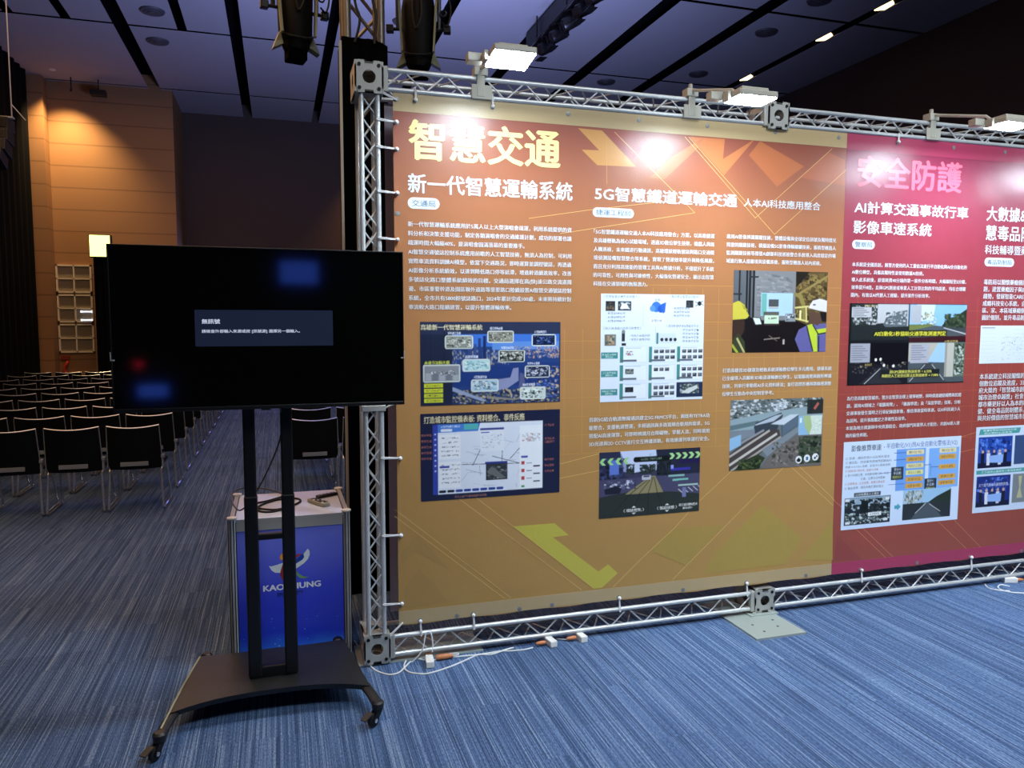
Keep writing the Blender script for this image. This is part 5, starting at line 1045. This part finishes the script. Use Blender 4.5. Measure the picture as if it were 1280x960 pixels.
# arched deck between two swept side rails
top = []; nU = 14; xs_f = 0.425; xs_r = 0.352
mb = MB(); vs = []; nV = 6
for k in range(nV+1):
    v = k/nV
    for i in range(nU+1):
        u = -1+2*i/nU; yf = 3.475-0.055*abs(u)**3; yr = 3.93+0.03*u*u; y = yf+(yr-yf)*v; xw = xs_f+(xs_r-xs_f)*v
        z = 0.132-0.02*(1-v)**2*abs(u)**2.2-0.012*v*v*abs(u)
        vs.append((CX+u*xw, y, z))
n1 = len(vs); vs += [(a, b+(0.012 if b < 3.5 else 0), c-0.028) for a, b, c in vs]; fs = []
for k in range(nV):
    for i in range(nU): a = k*(nU+1)+i; fs += [(a, a+1, a+nU+2, a+nU+1), (n1+a, n1+a+nU+1, n1+a+nU+2, n1+a+1)]
for i in range(nU): a = nV*(nU+1)+i; fs += [(i, n1+i, n1+i+1, i+1), (a, a+1, n1+a+1, n1+a)]
for k in range(nV): a = k*(nU+1); b = a+nU; fs += [(a, a+nU+1, n1+a+nU+1, n1+a), (b, n1+b, n1+b+nU+1, b+nU+1)]
mb.add(vs, fs).build('base_deck', M['base_black'], t, smooth=True)
def caster(x, y, heading, brake, parent):
    rt = Matrix.Rotation(R(heading), 3, 'Z'); P = lambda a, b, c: Vector((x, y, 0))+rt@Vector((a, b, c)); rw = rt @ Matrix.Rotation(R(90), 3, 'Y')
    o = MB().lathe([(0.021, 0.062), (0.021, 0.078), (0.012, 0.084)], (x, y, 0), None, 14).prism([P(-0.016, 0.02, 0.07), P(-0.016, -0.02, 0.07), P(-0.016, -0.045, 0.03), P(-0.016, -0.02, 0.02), P(-0.016, 0.0, 0.045)], rt@Vector((0.006, 0, 0))).prism([P(0.010, 0.02, 0.07), P(0.010, -0.02, 0.07), P(0.010, -0.045, 0.03), P(0.010, -0.02, 0.02), P(0.010, 0.0, 0.045)], rt@Vector((0.006, 0, 0))).build('caster', M['black'], parent, bevel=0.002)
    MB().lathe([(0.024, -0.009), (0.03, -0.007), (0.03, 0.007), (0.024, 0.009)], P(0, -0.028, 0.0302), rw, 20).build('wheel', M['rubber'], o, smooth=True)
    MB().lathe([(0.009, -0.0175), (0.009, 0.0175)], P(0, -0.028, 0.0302), rw, 12).build('axle_cap', M['chrome'], o)
    if brake: MB().obox(P(0, -0.07, 0.062), (0.03, 0.05, 0.006), rt @ Matrix.Rotation(R(18), 3, 'X')).tube([P(-0.012, -0.05, 0.064), P(-0.01, -0.09, 0.05)], 0.003, 6).build('brake_lever', mat('lever', '#2c2f30', 0.4, 0.4), o)
for s_ in (-1, 1):
    xf = CX+s_*0.445; xr = CX+s_*0.325
    rail = smooth_path([(xr, 4.015, 0.09), (CX+s_*0.333, 3.92, 0.092), (CX+s_*0.36, 3.72, 0.098), (CX+s_*0.40, 3.5, 0.096), (CX+s_*0.43, 3.37, 0.092), (xf, 3.285, 0.082)], 5)
    MB().tube(rail, 0.024, 10, flat=0.6).lathe([(0.026, 0.074), (0.028, 0.1), (0.02, 0.108)], (xf, 3.28, 0), None, 14).build('side_rail', M['base_black'], t, smooth=True)
    caster(xf, 3.28, -35 if s_ < 0 else -50, True, t); MB().lathe([(0.024, 0.074), (0.026, 0.104), (0.018, 0.112)], (xr, 4.012, 0), None, 14).build('end_cap', M['black'], t, smooth=True); caster(xr, 4.012, 60 if s_ < 0 else -60, False, t)
MB().tube(smooth_path([(CX-0.352, 3.958, 0.118), (CX-0.366, 3.85, 0.123), (CX-0.392, 3.66, 0.126), (CX-0.426, 3.43, 0.114), (CX-0.445, 3.31, 0.104)], 5), 0.0045, 6).build('deck_edge', mat('bare_edge', '#b3b08e', 0.4, 0.3), t)['label'] = 'pale worn edge of the deck'  # thin pale strip along the left side of the deck
tv = thing('television', 'large flat black screen showing a no signal message in Chinese', 'television', (CX, 3.52, 1.41))
x0, x1, z0, z1 = -0.667, 0.556, 1.405, 2.108
MB().box(x0, x1, 3.508, 3.548, z0, z1).box(x0+0.15, x1-0.15, 3.546, 3.576, z0+0.04, z1-0.25).build('casing', M['black'], tv, bevel=0.004)
MB().box(x0+0.006, x1-0.006, 3.5035, 3.509, z0+0.018, z1-0.006).build('screen', mat('screen', '#040506', 0.065, spec=0.45, bump=(8, 0.0)), tv)
fr = MB()
for b in ((x0, x1, z1-0.006, z1), (x0, x1, z0, z0+0.016), (x0, x0+0.006, z0, z1), (x1-0.006, x1, z0, z1)): fr.box(b[0], b[1], 3.5, 3.51, b[2], b[3])
fr.build('bezel', M['black_satin'], tv, bevel=0.002)
MB().box(CX-0.02, CX+0.02, 3.499, 3.51, z0-0.006, z0+0.004).build('sensor_window', M['black_satin'], tv)
MB().box(x0-0.001, x0+0.014, 3.497, 3.502, 1.625, 1.63).box(x0-0.002, x0+0.0015, 3.497, 3.512, 1.625, 1.66).box(x1-0.014, x1+0.001, 3.497, 3.502, 1.62, 1.625).box(x1-0.0015, x1+0.002, 3.497, 3.512, 1.62, 1.655).build('edge_clip', M['alu'], tv)
pan = Shapes(-0.3385, 0.237, 1.682, 1.839, 3.503); pan.rrect(0, 0, 1, 1, 0.03, '#20283c'); pan.mb.col = [None]*len(pan.mb.col)
pn = pan.mb.build('message_panel', mat('message_panel', '#10141e', 0.3, emit='#252f49', estr=0.4), tv)
lt = MB(); put_text(lt, '無訊號', -0.311, -0.237, 1.779, 1.8, 3.5026, 0.03); put_text(lt, '請檢查外部輸入來源或按 [訊號源] 選擇另一個輸入。', -0.312, 0.094, 1.738, 1.755, 3.5026, 0.02)
lt.build('message_lettering', mat('message_lettering', '#000000', 0.5, emit='#c9d2ea', estr=0.9), pn)
# blue display of the stand across the aisle, mirrored in the screen
for nm, lab, (a0, a1, b0, b1), es in (('display_screen', 'blue lit display on the stand across the aisle, mirrored high in the black screen', (0.05, 0.58, 2.34, 2.66), 1.0),
                            ('display_screen', 'low blue lit display across the aisle, mirrored at the lower left of the black screen', (-1.88, -1.5, 0.73, 0.9), 1.2)):
    t = thing(nm, lab, 'screen', ((a0+a1)/2, -4.6, 0), 'displays across the aisle')
    MB().box(a0-0.02, a1+0.02, -4.66, -4.58, b0-0.02, b1+0.02).build('casing', M['black'], t)
    MB().box((a0+a1)/2-0.04, (a0+a1)/2+0.04, -4.66, -4.6, 0, b0-0.02).box(a0, a1, -4.9, -4.35, 0, 0.03).build('support', M['black'], t)
    MB().box(a0, a1, -4.58, -4.575, b0, b1).build('panel', mat('blue_display', '#000000', 0.4, emit=(0.06, 0.16, 1.0), estr=es*4), t)
    if a0 < 0: MB().tube([(-1.86, -4.62, 0.9), (-1.86, -4.62, 1.17)], 0.01, 6).box(-1.885, -1.835, -4.64, -4.58, 1.165, 1.215).build('beacon_post', M['black'], t); MB().lathe([(0.012, 0), (0.012, 0.006)], (-1.86, -4.58, 1.19), Matrix.Rotation(R(90), 3, 'X').inverted(), 10).build('red_beacon', mat('red_light', '#000000', 0.5, emit=(1.0, 0.02, 0.06), estr=70.0), t)

# ------------------------------------------------------------------ counter with the printed blue front
K = thing('counter', 'low exhibition counter with white top and blue printed front behind the screen stand', 'counter', (0.04, 4.35, 0))
kx0, kx1, ky0, ky1, kz = -0.268, 0.347, 4.05, 4.65, 0.775
for (x, y) in ((kx0+0.02, ky0+0.02), (kx1-0.02, ky0+0.02), (kx0+0.02, ky1-0.02), (kx1-0.02, ky1-0.02)):
    mb = MB().lathe([(0.021, 0.0), (0.021, kz+0.004)], (x, y, 0), None, 8)
    for k in range(8): a = R(45*k+22.5); mb.box(x+0.0205*math.cos(a)-0.002, x+0.0205*math.cos(a)+0.002, y+0.0205*math.sin(a)-0.002, y+0.0205*math.sin(a)+0.002, 0.004, kz, 1)
    mb.build('post', [M['alu'], M['bolt']], K)
    MB().lathe([(0.024, kz+0.004), (0.026, kz+0.008), (0.024, kz+0.013)], (x, y, 0), None, 20).build('post_cap', M['white_plastic'], K, smooth=True)
MB().box(kx0+0.035, kx1-0.035, ky0+0.01, ky1-0.01, kz-0.012, kz).build('top_plate', mat('counter_top', '#d2dcf2', 0.3), K)
rl = MB().box(kx0+0.04, kx1-0.04, ky0+0.008, ky0+0.03, kz-0.062, kz-0.001).box(kx0+0.04, kx1-0.04, ky1-0.03, ky1-0.008, kz-0.062, kz-0.001).box(kx0+0.008, kx0+0.03, ky0+0.04, ky1-0.04, kz-0.062, kz+0.006).box(kx1-0.03, kx1-0.008, ky0+0.04, ky1-0.04, kz-0.062, kz+0.006)
rl.build('top_rail', M['alu_dull'], K)
MB().box(kx0+0.04, kx1-0.04, ky0+0.008, ky0+0.03, 0.01, 0.04).box(kx0+0.008, kx0+0.03, ky0+0.04, ky1-0.04, 0.01, 0.04).box(kx1-0.03, kx1-0.008, ky0+0.04, ky1-0.04, 0.01, 0.04).build('bottom_rail', M['alu_dull'], K)
MB().box(kx0+0.012, kx0+0.02, ky0+0.04, ky1-0.04, 0.04, kz-0.062).box(kx1-0.02, kx1-0.012, ky0+0.04, ky1-0.04, 0.04, kz-0.062).build('side_panel', M['white_plastic'], K)
kp = mat('counter_print', '#2a3cb0', 0.14, spec=0.5, bump=(8, 0.0)); nt = kp.node_tree; b = nt.nodes['Principled BSDF']
geo = nt.nodes.new('ShaderNodeNewGeometry'); sp = nt.nodes.new('ShaderNodeSeparateXYZ'); nt.links.new(geo.outputs['Position'], sp.inputs[0])
mr = nt.nodes.new('ShaderNodeMapRange'); mr.inputs[1].default_value = 0.04; mr.inputs[2].default_value = 0.71; nt.links.new(sp.outputs['Z'], mr.inputs[0])
nz = nt.nodes.new('ShaderNodeTexNoise'); nz.inputs['Scale'].default_value = 6; nt.links.new(geo.outputs['Position'], nz.inputs['Vector'])
ad = nt.nodes.new('ShaderNodeMath'); ad.operation = 'MULTIPLY_ADD'; ad.inputs[1].default_value = 0.16; nt.links.new(nz.outputs['Fac'], ad.inputs[0]); nt.links.new(mr.outputs[0], ad.inputs[2])
rr = ramp(nt, [(0.03, '#2a9ae0'), (0.12, '#3474e4'), (0.24, '#2b40d0'), (0.62, '#3a46d0'), (1.0, '#6a74dc')], ad.outputs[0]); nt.links.new(rr.outputs[0], b.inputs['Base Color'])  # printed blue gradient; its paler top also paints in the room's reflection
fpanel = MB().box(kx0+0.038, kx1-0.038, ky0+0.012, ky0+0.02, 0.04, kz-0.062).build('front_panel', kp, K)
KY = ky0+0.0116
def kpt(px, py): q = sight(px, py, 1, KY); return q.x, q.z
lg = Shapes(0, 1, 0, 1, KY); lg.P = lambda u, v: (u, KY-lg.k*5e-5, v)
def kpoly(pts, c):
    q = [kpt(320+a/10.67, 670+b_/10.67) for a, b_ in pts]; A = sum(q[i][0]*q[(i+1) % len(q)][1]-q[(i+1) % len(q)][0]*q[i][1] for i in range(len(q)))
    if A < 0: q = q[::-1]
    lg.k += 1; lg.mb.add([lg.P(*w) for w in q], [tuple(range(len(q)))], 0, lin(c))
kpoly([(170, 400), (203, 406), (280, 385), (365, 355), (400, 400), (370, 480), (325, 492), (255, 490), (210, 462)], '#d5dfe4')
kpoly([(690, 168), (714, 200), (716, 250), (690, 310), (640, 362), (580, 405), (525, 442), (440, 470), (420, 430), (500, 380), (590, 300), (640, 230)], '#d5dfe4')
kpoly([(345, 235), (375, 238), (395, 265), (390, 300), (365, 318), (322, 318), (316, 285), (325, 255)], '#e0963c')
kpoly([(360, 365), (400, 350), (430, 400), (420, 520), (400, 600), (370, 600), (335, 560), (320, 510), (335, 440)], '#8a2a34')
kpoly([(500, 265), (560, 240), (605, 234), (590, 258), (540, 280), (500, 320)], '#a83238')
kpoly([(590, 262), (605, 240), (635, 240), (642, 280), (620, 315), (560, 350), (500, 390), (495, 350)], '#1c3f9c')
kpoly([(500, 440), (530, 455), (570, 500), (630, 535), (712, 548), (640, 566), (580, 560), (540, 520)], '#6d9a6c')
q0 = kpt(320+95/10.67, 670+745/10.67); q1 = kpt(320+865/10.67, 670+580/10.67); zz = (kpt(329, 732)[1]+kpt(400, 729)[1])/2
hz = abs(kpt(329, 732)[1]-kpt(329, 739.8)[1]); zc = kpt(329.5, 735.9)[1]
put_text(lg.mb, 'KAOHSIUNG', q0[0], q1[0], zc-hz/2, zc+hz/2, KY-0.0004, 0.045, 0, lin('#dfe5ee'))
zc2 = kpt(352, 743)[1]; put_text(lg.mb, 'SMART CITY', kpt(346.5, 743)[0], kpt(379.5, 740)[0], zc2-0.012, zc2+0.012, KY-0.0004, 0.02, 0, lin('#141c4c'))
random.seed(5)
for k in range(26):
    a = random.uniform(kx0+0.06, kx1-0.06); c = 0.05+0.2*random.random()**2; r_ = random.choice((0.0015, 0.002, 0.0035)); lg.mb.add([(a+r_*math.cos(j*1.0472), KY-0.0003, c+r_*math.sin(j*1.0472)) for j in range(6)], [tuple(range(6))], 0, lin(random.choice(['#6aa8ec', '#9cc8f4', '#4a86e0'])))
lg.mb.build('printed_emblem', PR['pic'], fpanel)
# things lying on the counter
zk = kz
t = thing('remote_control', 'grey and white remote control with dark buttons on the white counter top', 'remote control', (0.195, 4.28, zk))
rt = Matrix.Rotation(R(28), 3, 'Z'); c = Vector((0.195, 4.28, zk+0.012))
MB().obox(c, (0.045, 0.17, 0.022), rt).build('case', mat('remote_grey', '#a3a394', 0.45), t, bevel=0.005)
for a in range(3):
    for b_ in range(6): MB().obox(c+rt@Vector((-0.013+0.013*a, -0.06+0.022*b_, 0.012)), (0.009, 0.012, 0.004), rt).build('button', M['black'] if (a+b_) % 4 else M['white_plastic'], t)
t = thing('remote_control', 'small black remote control at the back right of the counter top', 'remote control', (0.25, 4.46, zk))
rt = Matrix.Rotation(R(-58), 3, 'Z'); c = Vector((0.25, 4.46, zk+0.009))
MB().obox(c, (0.04, 0.13, 0.017), rt).build('case', M['black_satin'], t, bevel=0.005)
for b_ in range(4): MB().obox(c+rt@Vector((0, -0.04+0.026*b_, 0.009)), (0.024, 0.012, 0.003), rt).build('button', M['chair_plate'], t)
def on_top(px, py, dz=0.0): q = sight(px, py, 2, zk+0.006+dz); return (q.x, q.y, zk+0.006+dz)
pts = [on_top(*q) for q in ((352, 604), (352, 621), (335, 626), (318, 630), (322, 635), (345, 637), (365, 632), (375, 627), (374, 624), (366, 623), (345, 625), (325, 632), (323, 638), (335, 640), (352, 637), (368, 631))]
pts[0] = (0.0, 4.7, zk+0.02)
up = [(0.0, 3.585, 1.44), (-0.02, 3.66, 1.2), (-0.09, 3.85, 0.9), (-0.19, 4.2, 0.80)]
solo(MB().tube(smooth_path(pts[1:], 6), 0.0055, 8), 'coiled_cable', M['rubber'], 'black cable coiled loosely on the white counter top', 'cable', (0.0, 4.35, zk))
solo(MB().tube(smooth_path([(0.0, 3.575, 1.43), (0.0, 3.67, 1.25), (-0.1, 3.8, 1.0), (-0.2, 3.95, 0.85), (-0.27, 4.4, 0.83), (-0.22, 4.72, 0.8), (-0.1, 4.74, 0.785), (0.0, 4.6, zk+0.006)], 8), 0.004, 8), 'screen_cable', mat('grey_cable', '#4c4c4a', 0.5), 'thin dark cable hanging from the screen to the counter', 'cable', (0.0, 3.9, 0.8))

# ------------------------------------------------------------------ cables and adapters along the foot of the truss
def fl(px, py, z=0.004): q = sight(px, py, 2, z); return (q.x, q.y, z)
def floor_cable(pts, label, r=0.004, extra=()):
    P_ = [fl(*p) for p in pts]+list(extra)
    return solo(MB().tube(smooth_path(P_, 6), r, 8), 'power_cable', M['white_cable'], label, 'cable', P_[0])
a = fl(516, 823); 
floor_cable([(443, 801), (450, 812), (458, 825), (468, 837), (485, 843), (498, 841), (506, 834), (513, 827)], 'white power cable curving from the counter past the left truss foot', extra=[(0.64, 3.845, 0.004), (0.69, 3.84, 0.06), (0.71, 3.845, 0.145), (0.735, 3.84, 0.15), (0.745, 3.835, 0.09), (0.74, 3.825, 0.05)])
floor_cable([(512, 818), (505, 832), (510, 839.5), (522, 842), (536, 841.6), (561, 834), (580, 826), (598, 818.5), (614, 818), (632, 812), (642, 809.5)], 'long white power cable looping along the floor below the truss')
floor_cable([(513, 820), (525, 824), (540, 825), (570, 821), (600, 818), (625, 814), (640, 813.5), (655, 812), (666, 809.5)], 'white power cable running to the second white adapter')
floor_cable([(1231, 730), (1236, 735), (1250, 738), (1262, 738.5)], 'short white cable end by the right adapter')
floor_cable([(1262, 733), (1251, 731), (1248, 735), (1262, 740), (1290, 742), (1330, 744)], 'white power cable leaving the right adapter')
floor_cable([(385, 862), (400, 859), (425, 858), (447, 852), (452, 845), (448, 838)], 'white cable lying behind the front edge of the screen stand')
def adapter(px, py, ang, plug_dir, label, tall=0.036):
    b_ = fl(px, py, 0); t = thing('power_adapter', label, 'power adapter', (b_[0], b_[1], 0), 'white adapters by the truss'); rt = Matrix.Rotation(R(ang), 3, 'Z')
    c = Vector((b_[0], b_[1], tall/2+0.001))
    MB().obox(c, (0.042, 0.09, tall), rt).build('case', M['white_plastic'], t, bevel=0.005)
    d = rt@Vector(plug_dir); MB().lathe([(0.009, 0.0), (0.012, 0.015), (0.010, 0.04), (0.006, 0.055)], c+d*(0.03 if abs(plug_dir[0]) > 0.5 else 0.042), d.to_track_quat('Z', 'Y').to_matrix(), 12).build('plug', M['orange_plastic'], t, smooth=True)
adapter(537, 831, -6, (0, 1, 0), 'white adapter standing at the left truss foot with orange plug')
e = thing('orange_plug', 'orange plug lying beside the left white adapter', 'plug', (0.79, 3.83, 0)); MB().lathe([(0.008, -0.04), (0.015, -0.03), (0.015, 0.02), (0.011, 0.03), (0.011, 0.05)], (0.80, 3.825, 0.0165), Matrix.Rotation(R(90), 3, 'Y'), 12).build('plug_body', M['orange_plastic'], e, smooth=True)
MB().tube(smooth_path([(0.85, 3.825, 0.0165), (0.88, 3.835, 0.012), (0.885, 3.85, 0.014), (0.84, 3.855, 0.014)]), 0.0035, 8).build('lead', M['white_cable'], e)
adapter(688, 806, 8, (-1, 0.1, 0), 'white adapter with orange plug on the carpet, second from the left truss foot')
adapter(726, 800, 6, (-1, 0.1, 0), 'white adapter with orange plug on the carpet, third from the left truss foot')
adapter(1262, 728, 70, (0.1, -1, 0), 'white adapter with orange plug near the right edge below the red banner')
floor_cable([(711, 800), (702, 799), (695, 798.5)], 'short white lead between the second and third white adapters', r=0.003)
